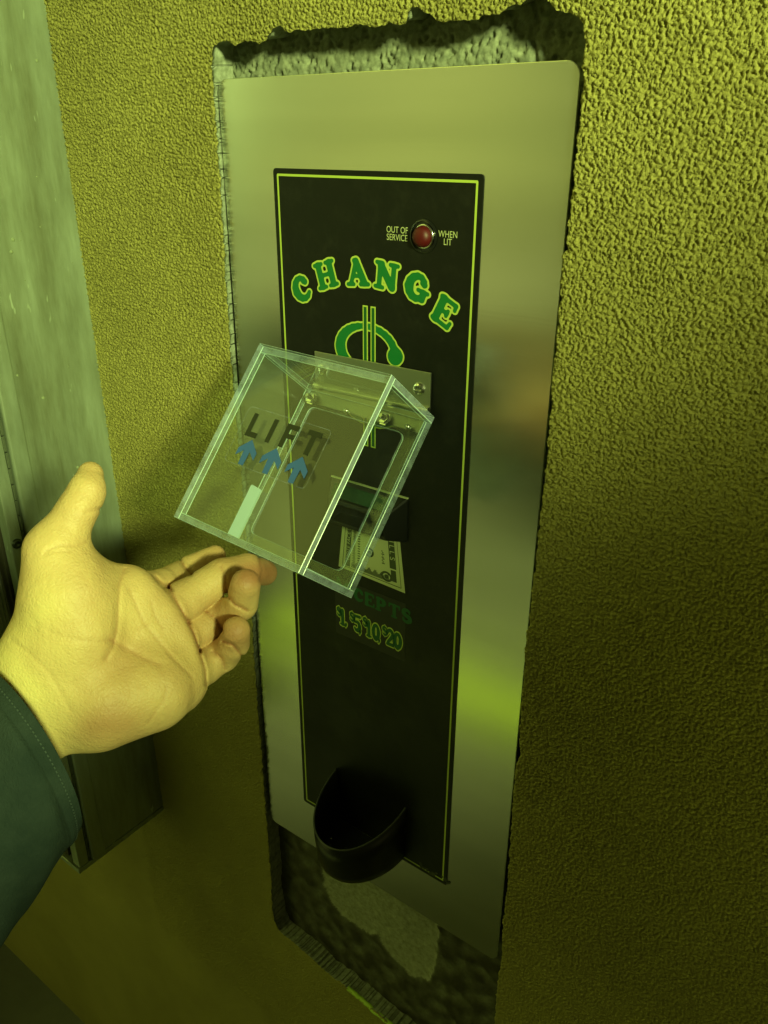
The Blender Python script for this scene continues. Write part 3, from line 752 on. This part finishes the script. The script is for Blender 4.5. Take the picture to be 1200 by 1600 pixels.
# ACCEPTS and prices
items = []
for ch, px, py in (('A', 530, 911), ('C', 546, 920.5), ('C', 562, 929), ('E', 579, 937), ('P', 597, 944.5), ('T', 617, 954), ('S', 637, 962)):
    p = at(px, py, 0); items.append(([g for g in glyph_world(ch, p[0], p[2], .0155, .0150, 0, (.01,))[0]], None))
lettering('accepts_lettering', items, -.00095, (DGREEN, LINE), dec)
items = []
for ch, px, py, hh, ww in (('$', 531, 954.5, .0105, .0088), ('1', 539, 964.5, .0200, .0150), (',', 546, 968, .0150, .0115), ('$', 551.5, 963, .0105, .0088), ('5', 560.5, 973.5, .0200, .0142), (',', 568, 980, .0150, .0115),
                           ('$', 572, 971, .0105, .0088), ('1', 580, 982.5, .0200, .0142), ('0', 589.5, 987, .0200, .0132), (',', 598, 993, .0150, .0115), ('$', 602.5, 985, .0105, .0088), ('2', 612, 996, .0200, .0142), ('0', 623.5, 1001, .0200, .0136)):
    p = at(px, py, 0); items.append(glyph_world(ch, p[0], p[2], ww, hh, 0, (0, .07 if hh > .015 else .09), k=.03))
lettering('price_lettering', items, -.00097, (DGREEN, LINE), dec)
bm = bmesh.new(); a = at(528, 984); add_box(bm, (.118, -.00088, .3325), (.2045, -.0007, .398)); bm_link('price_sticker', bm, mat('sticker_black', (.016, .018, .014), .5), dec)

# banknote picture
nq = [at(538, 800), at(622, 806), at(634, 926.5), at(530, 884)]
def bil(u, v_):
    a_, b_, c_, d_ = nq; p = a_ * (1 - u) * (1 - v_) + b_ * u * (1 - v_) + c_ * u * v_ + d_ * (1 - u) * v_; return p
def nquad(bm, u0, v0, u1, v1, y, n=1):
    bm.faces.new([bm.verts.new((lambda p: (p[0], y, p[2]))(bil(a_, b_))) for a_, b_ in ((u0, v0), (u1, v0), (u1, v1), (u0, v1))])
bm = bmesh.new(); nquad(bm, 0, 0, 1, 1, -.00096); note = bm_link('banknote_picture', bm, NOTE, dec)
bm = bmesh.new(); r6 = np.random.RandomState(8)
for args in ((.80, .02, .90, .72), (.10, .02, .175, .93), (.07, .945, .95, .955), (.055, .02, .065, .95), (.945, .02, .952, .95), (.52, .02, .79, .25), (.81, .74, .89, .90)): nquad(bm, *args, -.00108)
for i in range(60):   # engraved line work
    u = .2 + r6.rand() * .06; v0 = .03 + i * .0148; nquad(bm, .205 + .012 * (i % 2), v0, .245 + .01 * r6.rand(), v0 + .009, -.00108)
for i in range(22):
    v0 = .04 + i * .04; nquad(bm, .29, v0, .33, v0 + .024, -.00108)
for i in range(34):   # scroll border along the bottom edge
    u = .20 + i * .017; v0 = .845 + .025 * math.sin(i * 1.1); nquad(bm, u, v0, u + .012, .925, -.00108)
def nring(bm, cu, cv, ru, rv, t, y, a0=0, a1=360, n=28):
    P = []
    for i in range(n + 1):
        a_ = R(a0 + (a1 - a0) * i / n); P.append(((cu + ru * math.cos(a_), cv + rv * math.sin(a_)), (cu + (ru - t) * math.cos(a_), cv + (rv - t) * math.sin(a_))))
    for i in range(n):
        bm.faces.new([bm.verts.new((lambda p: (p[0], y, p[2]))(bil(*q))) for q in (P[i][0], P[i + 1][0], P[i + 1][1], P[i][1])])
nring(bm, .48, .58, .075, .075, .030, -.00108); nring(bm, .48, .58, .03, .03, .029, -.00108); nring(bm, .74, .86, .085, .075, .03, -.00112); nring(bm, .74, .86, .03, .03, .029, -.00112)
for i in range(9): nquad(bm, .68 + .012 * (i % 2), .50 + i * .022, .70 + .012 * ((i * 7) % 3), .515 + i * .022, -.00108)
bm_link('note_engraving', bm, NOTED, note)
bm = bmesh.new(); nring(bm, .66, .20, .10, .12, .04, -.00122, 60, 380); nring(bm, .66, .20, .04, .05, .03, -.00122); bm_link('note_numeral', bm, NOTE, note)
p = bil(.853, .42); me = text_mesh('B I L L S', 0, 0, .0080, 0, rot=0); me.transform(Matrix.Rotation(R(90), 4, 'Y')); me.transform(Matrix.Rotation(R(-4), 4, 'Y')); me.transform(Matrix.Translation((p[0], -.00125, p[2]))); link('note_lettering', me, NOTE, note)
p = bil(.137, .5); me = text_mesh('NOTE FACE UP', 0, 0, .0058, 0, rot=0); me.transform(Matrix.Rotation(R(-90), 4, 'Y')); me.transform(Matrix.Rotation(R(4), 4, 'Y')); me.transform(Matrix.Translation((p[0], -.00125, p[2]))); link('note_lettering', me, NOTE, note)

# out-of-service lamp
lc = (.2148, -.0008, .7270); lamp = bpy.data.objects.new('indicator_lamp', None); COL.objects.link(lamp); lamp.parent = MA; lamp.location = (lc[0] - .165, lc[1], lc[2]); lamp.empty_display_size = .01
bm = bmesh.new(); lathe(bm, lc, (0, -1, 0), [(.0122, 0), (.0122, .0010), (.0112, .0014), (.0104, .0008), (.0104, .00005), (0, .00005)], 48); bm_link('bezel', bm, BLK, lamp, smooth=False)
bm = bmesh.new(); lathe(bm, (lc[0] + .0006, lc[1], lc[2]), (0, -1, 0), [(.0092, .0002), (.0092, .0016), (.0078, .0022), (.0074, .0012)], 40); bm_link('chrome_ring', bm, CHR, lamp, smooth=True)
bm = bmesh.new(); lathe(bm, (lc[0] + .0002, lc[1], lc[2]), (0, -1, 0), [(.0078, .0006), (.0077, .0040), (.0066, .0062), (.0040, .0078), (0, .0083)], 40); bm_link('red_lens', bm, RED, lamp, smooth=True)

# bill entry
ent = bpy.data.objects.new('bill_entry', None); COL.objects.link(ent); ent.parent = MA; ent.empty_display_size = .01
BX0, BX1, BZ0, BZ1 = .1185, .2052, .4630, .5068
bm = bmesh.new()
def loopy(y, x0, x1, z0, z1, r): return [bm.verts.new((p[0], y, p[1])) for p in rrect(x0, z0, x1, z1, r, 3)]
rings = [loopy(-.0008, BX0, BX1, BZ0, BZ1, .002), loopy(-.0024, BX0, BX1, BZ0, BZ1, .002), loopy(-.020, BX0 + .010, BX1 - .010, BZ0 + .006, BZ1 - .013, .0015), loopy(-.021, BX0 + .013, BX1 - .013, BZ0 + .010, BZ1 - .0165, .001), loopy(-.006, BX0 + .014, BX1 - .014, BZ0 + .012, BZ1 - .0185, .001)]
for a_, b_ in zip(rings[:-1], rings[1:]):
    for i in range(len(a_)): bm.faces.new([a_[i], a_[(i + 1) % len(a_)], b_[(i + 1) % len(a_)], b_[i]])
bm.faces.new(rings[-1])
bm_link('bezel', bm, BLK, ent, bevel=.0004)
bm = bmesh.new(); add_box(bm, (BX0 - .0004, -.0030, BZ1 - .0004), (BX1 + .0004, -.0009, BZ1 + .0006)); bm_link('top_trim', bm, mat('trim', (.45, .5, .28), .4), ent)
bm = bmesh.new()
vv = [(BX0 + .010, -.0085, BZ1 - .0030), (BX1 - .010, -.0085, BZ1 - .0030), (BX1 - .014, -.0200, BZ1 - .0110), (BX0 + .014, -.0200, BZ1 - .0110)]
t_ = Vector((0, -.0012, .0016)); A_v = [bm.verts.new(Vector(p)) for p in vv]; B_v = [bm.verts.new(Vector(p) + t_) for p in vv]
bm.faces.new(B_v); bm.faces.new(A_v[::-1])
for i in range(4): bm.faces.new([A_v[i], A_v[(i + 1) % 4], B_v[(i + 1) % 4], B_v[i]])
bm_link('green_window', bm, WIN, ent)

# coin cup
bm = bmesh.new(); ccx_ = .1615
def cup_ring(a_, dep, zf, n=40, y0=-.0012):
    out = []
    for i in range(n + 1):
        t = math.pi * i / n; x = ccx_ + a_ * (abs(math.cos(t)) ** .95) * (1 if math.cos(t) >= 0 else -1); y = y0 - dep * math.sin(t) ** .95; out.append(bm.verts.new((x, y, zf(y))))
    return out
rim = lambda y: .1470 + y * .30
T_ = .0022
outer = [cup_ring(.0492, .075, rim), cup_ring(.0488, .0735, lambda y: .115 + y * .15), cup_ring(.0478, .070, lambda y: .084 + y * .05), cup_ring(.0468, .067, lambda y: .072), cup_ring(.044, .062, lambda y: .0695)]
inner = [cup_ring(.0492 - T_, .075 - T_, rim), cup_ring(.0475 - T_, .0725 - T_, lambda y: .105 + y * .10), cup_ring(.0455 - T_, .068 - T_, lambda y: .084), cup_ring(.0445 - T_, .064 - T_, lambda y: .0765), cup_ring(.0415 - T_, .058 - T_, lambda y: .0745)]
def strip(a_, b_):
    for i in range(len(a_) - 1): bm.faces.new([a_[i], a_[i + 1], b_[i + 1], b_[i]])
for S in (outer, inner):
    for a_, b_ in zip(S[:-1], S[1:]): strip(a_, b_)
    bm.faces.new(S[-1])
strip(outer[0], inner[0])
bm_link('coin_cup', bm, BLK, MA)
cup = bpy.data.objects['coin_cup']; cup.data.shade_smooth()
bm = bmesh.new(); rp_ = []
for i in range(41):
    t = math.pi * i / 40; y = -.0012 - .0740 * math.sin(t) ** .95; rp_.append(Vector((ccx_ + .0482 * (abs(math.cos(t)) ** .95) * (1 if math.cos(t) >= 0 else -1), y, .1470 + y * .30)))
tube(bm, rp_, .0012); bm_link('cup_rim', bm, mat('rim_highlight', (.045, .05, .045), .3), cup, smooth=True)  # lighter black stands in for the highlight along the rim
bm = bmesh.new()
for (x, y, r_) in ((.128, -.030, .0016), (.133, -.038, .0009), (.150, -.03, .0007)): lathe(bm, (x, y, .0750), (0, 0, 1), [(r_, 0), (r_ * .8, r_ * .5), (0, r_ * .7)], 10)
bm_link('water_drop', bm, CHR, cup, smooth=True)
# tamper sticker / scuff low on the decal
bm = bmesh.new()
p = at(657, 1345); r7 = np.random.RandomState(2)
for i in range(26):
    x = p[0] + r7.rand() * .044 - .002; z = DZ0 + .004 + r7.rand() * .006; q = .0006 + r7.rand() * .0018
    lathe(bm, (x, -.0009, z), (0, -1, 0), [(q, 0), (q * .6, .0004), (0, .0005)], 7)
bm_link('grime', bm, mat('pale_grime', (.07, .08, .05), .9), dec, smooth=True)

# hinge bracket
br = bpy.data.objects.new('hinge_bracket', None); COL.objects.link(br); br.parent = MA; br.empty_display_size = .01
bm = bmesh.new(); add_box(bm, (.1035, -.0042, .5935), (.2272, -.0026, .6235)); add_box(bm, (.112, -.0026, .598), (.222, -.0008, .616))
bm_link('bracket_leaf', bm, STEEL, br, bevel=.0003)
bm = bmesh.new(); lathe(bm, (.1035, -.0060, .5925), (1, 0, 0), [(.0028, 0), (.0028, .1237)], 16); bm_link('hinge_barrel', bm, STEEL, br, smooth=True, bevel=.0003)
for x in (.2163, .1135): bm_link('screw', screw_bm((x, -.0042, .6085), (0, -1, 0), .0056, .0028), CHR, br)

# ------------------------------------------------------------------ lifted clear hood
HPt = dict(W=.141, D=.0744, H=.16); th, hx, hy, hz, yaw, roll = .6919, .0957, -.0046, .5922, -.0444, .0165
Rz = np.array([[math.cos(yaw), -math.sin(yaw), 0], [math.sin(yaw), math.cos(yaw), 0], [0, 0, 1]])
Ry = np.array([[math.cos(roll), 0, math.sin(roll)], [0, 1, 0], [-math.sin(roll), 0, math.cos(roll)]]); G_ = Rz @ Ry
hX = G_ @ np.array([1, 0, 0]); hU = G_ @ np.array([0, math.sin(th), math.cos(th)]); hO = G_ @ np.array([0, -math.cos(th), math.sin(th)])
# local frame: x across, y backwards (towards the wall), z up the hood; origin = back top left corner
HM = Matrix(((hX[0], -hO[0], hU[0], hx), (hX[1], -hO[1], hU[1], hy), (hX[2], -hO[2], hU[2], hz), (0, 0, 0, 1)))
hood = bpy.data.objects.new('clear_hood', None); COL.objects.link(hood); hood.parent = MA; hood.matrix_parent_inverse = Matrix.Translation((-.165, 0, 0)); hood.matrix_basis = HM; hood.empty_display_size = .02
hood['label'] = 'clear acrylic hood lettered LIFT, tilted open on its top hinge'
W_, D_, H_, t = .141, .0744, .160, .0056
def slab(name, lo, hi, flat_axis):
    bm = bmesh.new(); fs = add_box(bm, lo, hi, 1)
    bm.normal_update()
    bmesh.ops.recalc_face_normals(bm, faces=bm.faces)
    for f in bm.faces:
        if abs(f.normal[flat_axis]) > .9: f.material_index = 0
    me = bpy.data.meshes.new(name); bm.to_mesh(me); bm.free()
    o = bpy.data.objects.new(name, me); COL.objects.link(o); me.materials.append(ACR); me.materials.append(EDGE); me.materials.append(ARR); o.parent = hood
    bv_ = o.modifiers.new('bevel', 'BEVEL'); bv_.width = .00035; bv_.segments = 1; bv_.material = 2
    return o
g = .0001
slab('front_panel', (0, -D_, -H_), (W_, -D_ + t, 0), 1)
slab('top_panel', (0, -D_ + t + g, -t), (W_, 0, 0), 2)
slab('bottom_panel', (0, -D_ + t + g, -H_), (W_, 0, -H_ + t), 2)
for x in (0, W_ - t): slab('side_panel', (x, -D_ + t + g, -H_ + t + g), (x + t, 0, -t - g), 0)
# back frame with a rounded opening
bm = bmesh.new(); y0, y1 = -.0032, -.0001
ou = rrect(t + g, -H_ + t + g, W_ - t - g, -t - g, .0002, 8); inn = rrect(.0165, -H_ + .0155, W_ - .0195, -.0205, .006, 8)
for (yy) in (y0, y1): pass
oa = [bm.verts.new((p[0], y0, p[1])) for p in ou]; ia = [bm.verts.new((p[0], y0, p[1])) for p in inn]; ob = [bm.verts.new((p[0], y1, p[1])) for p in ou]; ib = [bm.verts.new((p[0], y1, p[1])) for p in inn]
n_ = len(oa)
for i in range(n_):
    j = (i + 1) % n_
    bm.faces.new([oa[i], oa[j], ia[j], ia[i]]).material_index = 0; bm.faces.new([ob[i], ib[i], ib[j], ob[j]]).material_index = 0
    bm.faces.new([ia[i], ia[j], ib[j], ib[i]]).material_index = 1; bm.faces.new([oa[i], ob[i], ob[j], oa[j]]).material_index = 1
bmesh.ops.recalc_face_normals(bm, faces=bm.faces)
me = bpy.data.meshes.new('back_frame'); bm.to_mesh(me); bm.free(); o = bpy.data.objects.new('back_frame', me); COL.objects.link(o); me.materials.append(ACR); me.materials.append(EDGE); me.materials.append(ARR); o.parent = hood
bv_ = o.modifiers.new('bevel', 'BEVEL'); bv_.width = .00025; bv_.segments = 1; bv_.material = 2; bv_.limit_method = 'ANGLE'; bv_.angle_limit = R(50)
def child(name, bm, m, smooth=False):
    bmesh.ops.recalc_face_normals(bm, faces=bm.faces); me = bpy.data.meshes.new(name); bm.to_mesh(me); bm.free(); o = bpy.data.objects.new(name, me); COL.objects.link(o); me.materials.append(m); o.parent = hood
    if smooth: me.shade_smooth()
    return o
# nuts and bolts along the top of the back frame
for x in (.0145, .0985):
    bm = bmesh.new(); lathe(bm, (x, -.0033, -.0135), (0, -1, 0), [(.0060, 0), (.0060, .0008), (.0048, .0009), (.0048, .0035), (.0025, .0038), (.0025, .0075), (.0018, .0082), (0, .0082)], 6); child('nut', bm, CHR)
bm = bmesh.new(); lathe(bm, (.124, -.0033, -.0150), (0, -1, 0), [(.0022, 0), (.0022, .0035), (0, .004)], 10); child('bolt', bm, CHR, True)
bm = bmesh.new(); lathe(bm, (.058, -.0033, -.016), (0, -1, 0), [(.0022, 0), (.0022, .0035), (0, .004)], 10); child('bolt', bm, CHR, True)
bm = bmesh.new(); add_box(bm, (t + .002, -.0005, -.0160), (W_ - t - .002, .0008, -.0004)); child('hinge_leaf', bm, mat('hinge_leaf_steel', (.30, .31, .27), .35, 1.))
# label: a clear film with black letters and blue arrows on the front face
def F(u, v_): return (u * W_, -v_ * H_)
yF = -D_ - .0002
def fpoly(bm, pts, y): bm.faces.new([bm.verts.new((F(*p)[0], y, F(*p)[1])) for p in pts])
bm = bmesh.new(); a = rrect(.166 * W_, -.640 * H_, .80 * W_, -.335 * H_, .004, 5); b2 = rrect(.166 * W_ + .0003, -.640 * H_ + .0003, .80 * W_ - .0003, -.335 * H_ - .0003, .0037, 5)
va = [bm.verts.new((p[0], yF, p[1])) for p in a]; vb = [bm.verts.new((p[0], yF, p[1])) for p in b2]
for i in range(len(a)): bm.faces.new([va[i], va[(i + 1) % len(a)], vb[(i + 1) % len(a)], vb[i]])
child('label_film', bm, EDGE)
bm = bmesh.new(); y = yF - .00015
sw = .034
def rc(u0, v0, u1, v1): fpoly(bm, ((u0, v0), (u1, v0), (u1, v1), (u0, v1)), y)
rc(.226, .363, .226 + sw, .459); rc(.226, .459, .317, .487)
rc(.388, .362, .388 + sw, .487)
rc(.494, .363, .494 + sw, .487); rc(.494 + sw, .363, .587, .389); rc(.494 + sw, .412, .575, .437)
rc(.652, .361, .752, .388); rc(.702 - sw / 2, .388, .702 + sw / 2, .484)
child('lift_lettering', bm, LIFTK)
bm = bmesh.new()
for cu in (.300, .495, .692):
    v0 = .497; fpoly(bm, ((cu, v0), (cu + .076, v0 + .058), (cu + .076, v0 + .098), (cu + .024, v0 + .062), (cu + .020, v0 + .137), (cu - .020, v0 + .137), (cu - .024, v0 + .062), (cu - .072, v0 + .098), (cu - .072, v0 + .058)), y)
child('arrow_mark', bm, BLUE)
# pale strip painted in for a reflection in the left side panel
bm = bmesh.new(); add_prism(bm, rrect(-.0148 - .0012, -.155, -.0012, -.106, .0015, 4), 0, .0004)
for v_ in bm.verts: v_.co = Vector((t + .0004 + v_.co.y, v_.co.x - .0002, v_.co.z))
child('pale_gleam', bm, GLEAM)

# ------------------------------------------------------------------ the person's hand and sleeve
HV, HQ = hand_mesh(.00105)
HW = (HV @ M) + CAM
me = quads_mesh('person', HW, HQ)
skin = mat('skin', (.58, .38, .24), .5); N, L, b = nodes(skin)
b.inputs['Subsurface Weight'].default_value = .05; b.inputs['Subsurface Radius'].default_value = (.012, .004, .002); b.inputs['Subsurface Scale'].default_value = .5
b.inputs['Specular IOR Level'].default_value = .35
a = N.new('ShaderNodeAttribute'); a.attribute_name = 'flush'
n = noise(skin, 26, 5, .6); r = ramp(skin, n.outputs[0], [(.32, (.68, .48, .22)), (.68, (.56, .355, .17))])
mx = N.new('ShaderNodeMix'); mx.data_type = 'RGBA'; L.new(a.outputs['Fac'], mx.inputs[0]); L.new(r.outputs[0], mx.inputs[6]); mx.inputs[7].default_value = (.38, .18, .09, 1)
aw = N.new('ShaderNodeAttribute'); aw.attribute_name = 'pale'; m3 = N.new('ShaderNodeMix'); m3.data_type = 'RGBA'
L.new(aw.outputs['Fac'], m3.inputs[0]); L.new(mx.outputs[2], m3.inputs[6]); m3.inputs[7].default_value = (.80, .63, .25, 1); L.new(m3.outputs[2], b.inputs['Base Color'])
u1 = bump(skin, noise(skin, 650, 3, .6).outputs[0], .4, .0006)
vo = N.new('ShaderNodeTexVoronoi'); vo.feature = 'DISTANCE_TO_EDGE'; vo.inputs['Scale'].default_value = 420
t2 = N.new('ShaderNodeTexCoord'); L.new(t2.outputs['Object'], vo.inputs['Vector']); u2 = bump(skin, vo.outputs[0], .45, .0008, u1)
u3 = bump(skin, noise(skin, 70, 5, .6).outputs[0], .5, .003, u2)
# skin is redder at the fingertips, the heel of the hand and in the folds
Uu = HV[:, 0] / HV[:, 2] * FPX + 600; Vp = HV[:, 1] / HV[:, 2] * FPX + 800; fl = np.zeros(len(HV))
for (px, py, r_, s_) in ((384, 900, 28, .95), (370, 988, 28, .85), (425, 893, 28, .9), (135, 1140, 26, .4), (200, 1130, 40, .3), (345, 868, 22, .35), (145, 735, 18, .15), (160, 1130, 42, .45), (185, 1060, 60, .22), (300, 1000, 40, .2), (268, 945, 40, .15), (340, 950, 25, .25)):
    fl += s_ * np.exp(-((Uu - px) ** 2 + (Vp - py) ** 2) / r_ ** 2)
for pts_, w_, dp_ in CREASES:
    m_ = np.full(len(HV), 1e9)
    for (ax_, ay_), (bx_, by_) in zip(pts_[:-1], pts_[1:]):
        dx_, dy_ = bx_ - ax_, by_ - ay_; tq = np.clip(((Uu - ax_) * dx_ + (Vp - ay_) * dy_) / (dx_ * dx_ + dy_ * dy_), 0, 1); m_ = np.minimum(m_, np.hypot(Uu - ax_ - tq * dx_, Vp - ay_ - tq * dy_))
    fl += min(.75, dp_ * 520) * np.exp(-(m_ / max(1.6, w_ * .45)) ** 2)
an = me.attributes.new('flush', 'FLOAT', 'POINT'); an.data.foreach_set('value', np.clip(fl, 0, 1).astype(np.float32))
pl = sum(s_ * np.exp(-((Uu - px) ** 2 + (Vp - py) ** 2) / r_ ** 2) for (px, py, r_, s_) in ((20, 1060, 80, .9), (110, 1180, 50, .5), (75, 950, 55, .45), (-80, 1150, 120, .9)))  # wrist paler: partly skin tone, partly lamp light put into the colour
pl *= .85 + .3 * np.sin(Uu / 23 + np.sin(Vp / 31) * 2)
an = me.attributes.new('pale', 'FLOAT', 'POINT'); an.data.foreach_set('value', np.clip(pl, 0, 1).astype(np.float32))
person = link('person', me, skin, smooth=True)
tag(person, 'open left hand held palm up, fingertips under the clear hood, in a dark teal sleeve', 'person')
sm_ = person.modifiers.new('smooth', 'SMOOTH'); sm_.factor = .5; sm_.iterations = 1
def PXw(px, py, d): return PX(px, py, d) @ M + CAM
# sleeve: stations of (centre px, depth, half chord px vector, front bulge, half depth)
ST = [((40, 1172), .490, (82, 127), 104, .048), ((12, 1200), .487, (90, 136), 104, .051), ((-56, 1272), .482, (98, 150), 92, .055), ((-150, 1366), .474, (106, 160), 60, .057), ((-260, 1490), .462, (116, 172), 10, .06), ((-480, 1720), .445, (130, 180), 0, .065), ((-900, 2150), .42, (140, 190), 0, .07)]
NS = 72; NL = 90
ctrl = []
for (c_, d_, a_, bu, hd) in ST:
    ce = PX(*c_, d_); av = np.array([a_[0], a_[1], 0]) / FPX * d_; hv = np.array([.76, -.65, 0]) * bu / FPX * d_
    ctrl.append((ce, av, np.array([0, 0, -hd]) + hv))
def lerp_st(s):
    s = min(max(s, 0), len(ctrl) - 1 - 1e-6); i = int(s); f_ = s - i; f_ = f_
    return [ctrl[i][k] * (1 - f_) + ctrl[i + 1][k] * f_ for k in range(3)]
cl = rng.rand(6) * 6
def sleeve_pt(s, th_, off=0.0):
    ce, av, bv_ = lerp_st(s)
    n1 = math.sin(3 * th_ + s * 2.1 + cl[0]) * .5 + math.sin(5 * th_ - s * 3.7 + cl[1]) * .35 + math.sin(2 * th_ + s * 5.5 + cl[2]) * .45 + math.sin(9 * th_ + s * 8 + cl[3]) * .12
    amp_ = .035 * min(1, max(0, s - .15) * 1.2)
    k_ = 1 + amp_ * n1 + off
    if .62 < s < .72: k_ -= .012
    return ce + (av * math.cos(th_) + bv_ * math.sin(th_)) * k_
VS = []; QS = []
rows = [(.10, -.07), (.03, -.065), (0, -.035), (0, -.008), (.02, .004)] + [(s, 0) for s in np.linspace(.05, len(ST) - 1, NL)]
for (s, off) in rows:
    for i in range(NS): VS.append(sleeve_pt(s, 2 * math.pi * i / NS, off) @ M + CAM)
for r_ in range(len(rows) - 1):
    for i in range(NS):
        j = (i + 1) % NS; QS.append((r_ * NS + i, r_ * NS + j, (r_ + 1) * NS + j, (r_ + 1) * NS + i))
me = quads_mesh('sleeve', np.array(VS), QS)
fab = mat('teal_fabric', (.020, .05, .075), .85); N, L, b = nodes(fab); b.inputs['Specular IOR Level'].default_value = .15
n = noise(fab, 30, 6, .65); r = ramp(fab, n.outputs[0], [(.35, (.020, .033, .031)), (.68, (.034, .050, .046))]); L.new(r.outputs[0], b.inputs['Base Color'])
u1 = bump(fab, noise(fab, 800, 2, .6, (1, 1, .4)).outputs[0], .8, .0008); bump(fab, noise(fab, 40, 4, .6).outputs[0], .35, .003, u1)
sl = link('sleeve', me, fab, person, smooth=True)
# seam across the cuff
bm = bmesh.new(); pts = []
for k_ in range(40):
    s = .02 + k_ * .05; pts.append(Vector(sleeve_pt(s, R(203) + .05 * s, .006) @ M + CAM))
tube(bm, pts, .0009)
bm_link('seam', bm, mat('seam_thread', (.012, .03, .03), .9), sl, smooth=True)

bm = bmesh.new()
for k_ in range(150):
    t0 = 2 * math.pi * k_ / 150
    tube(bm, [Vector(sleeve_pt(.34, t0 + q * .024, .003) @ M + CAM) for q in (0, .5, 1)], .0005, 5)
bm_link('hem_stitching', bm, mat('hem_thread', (.05, .075, .07), .9), sl, smooth=True)['kind'] = 'stuff'
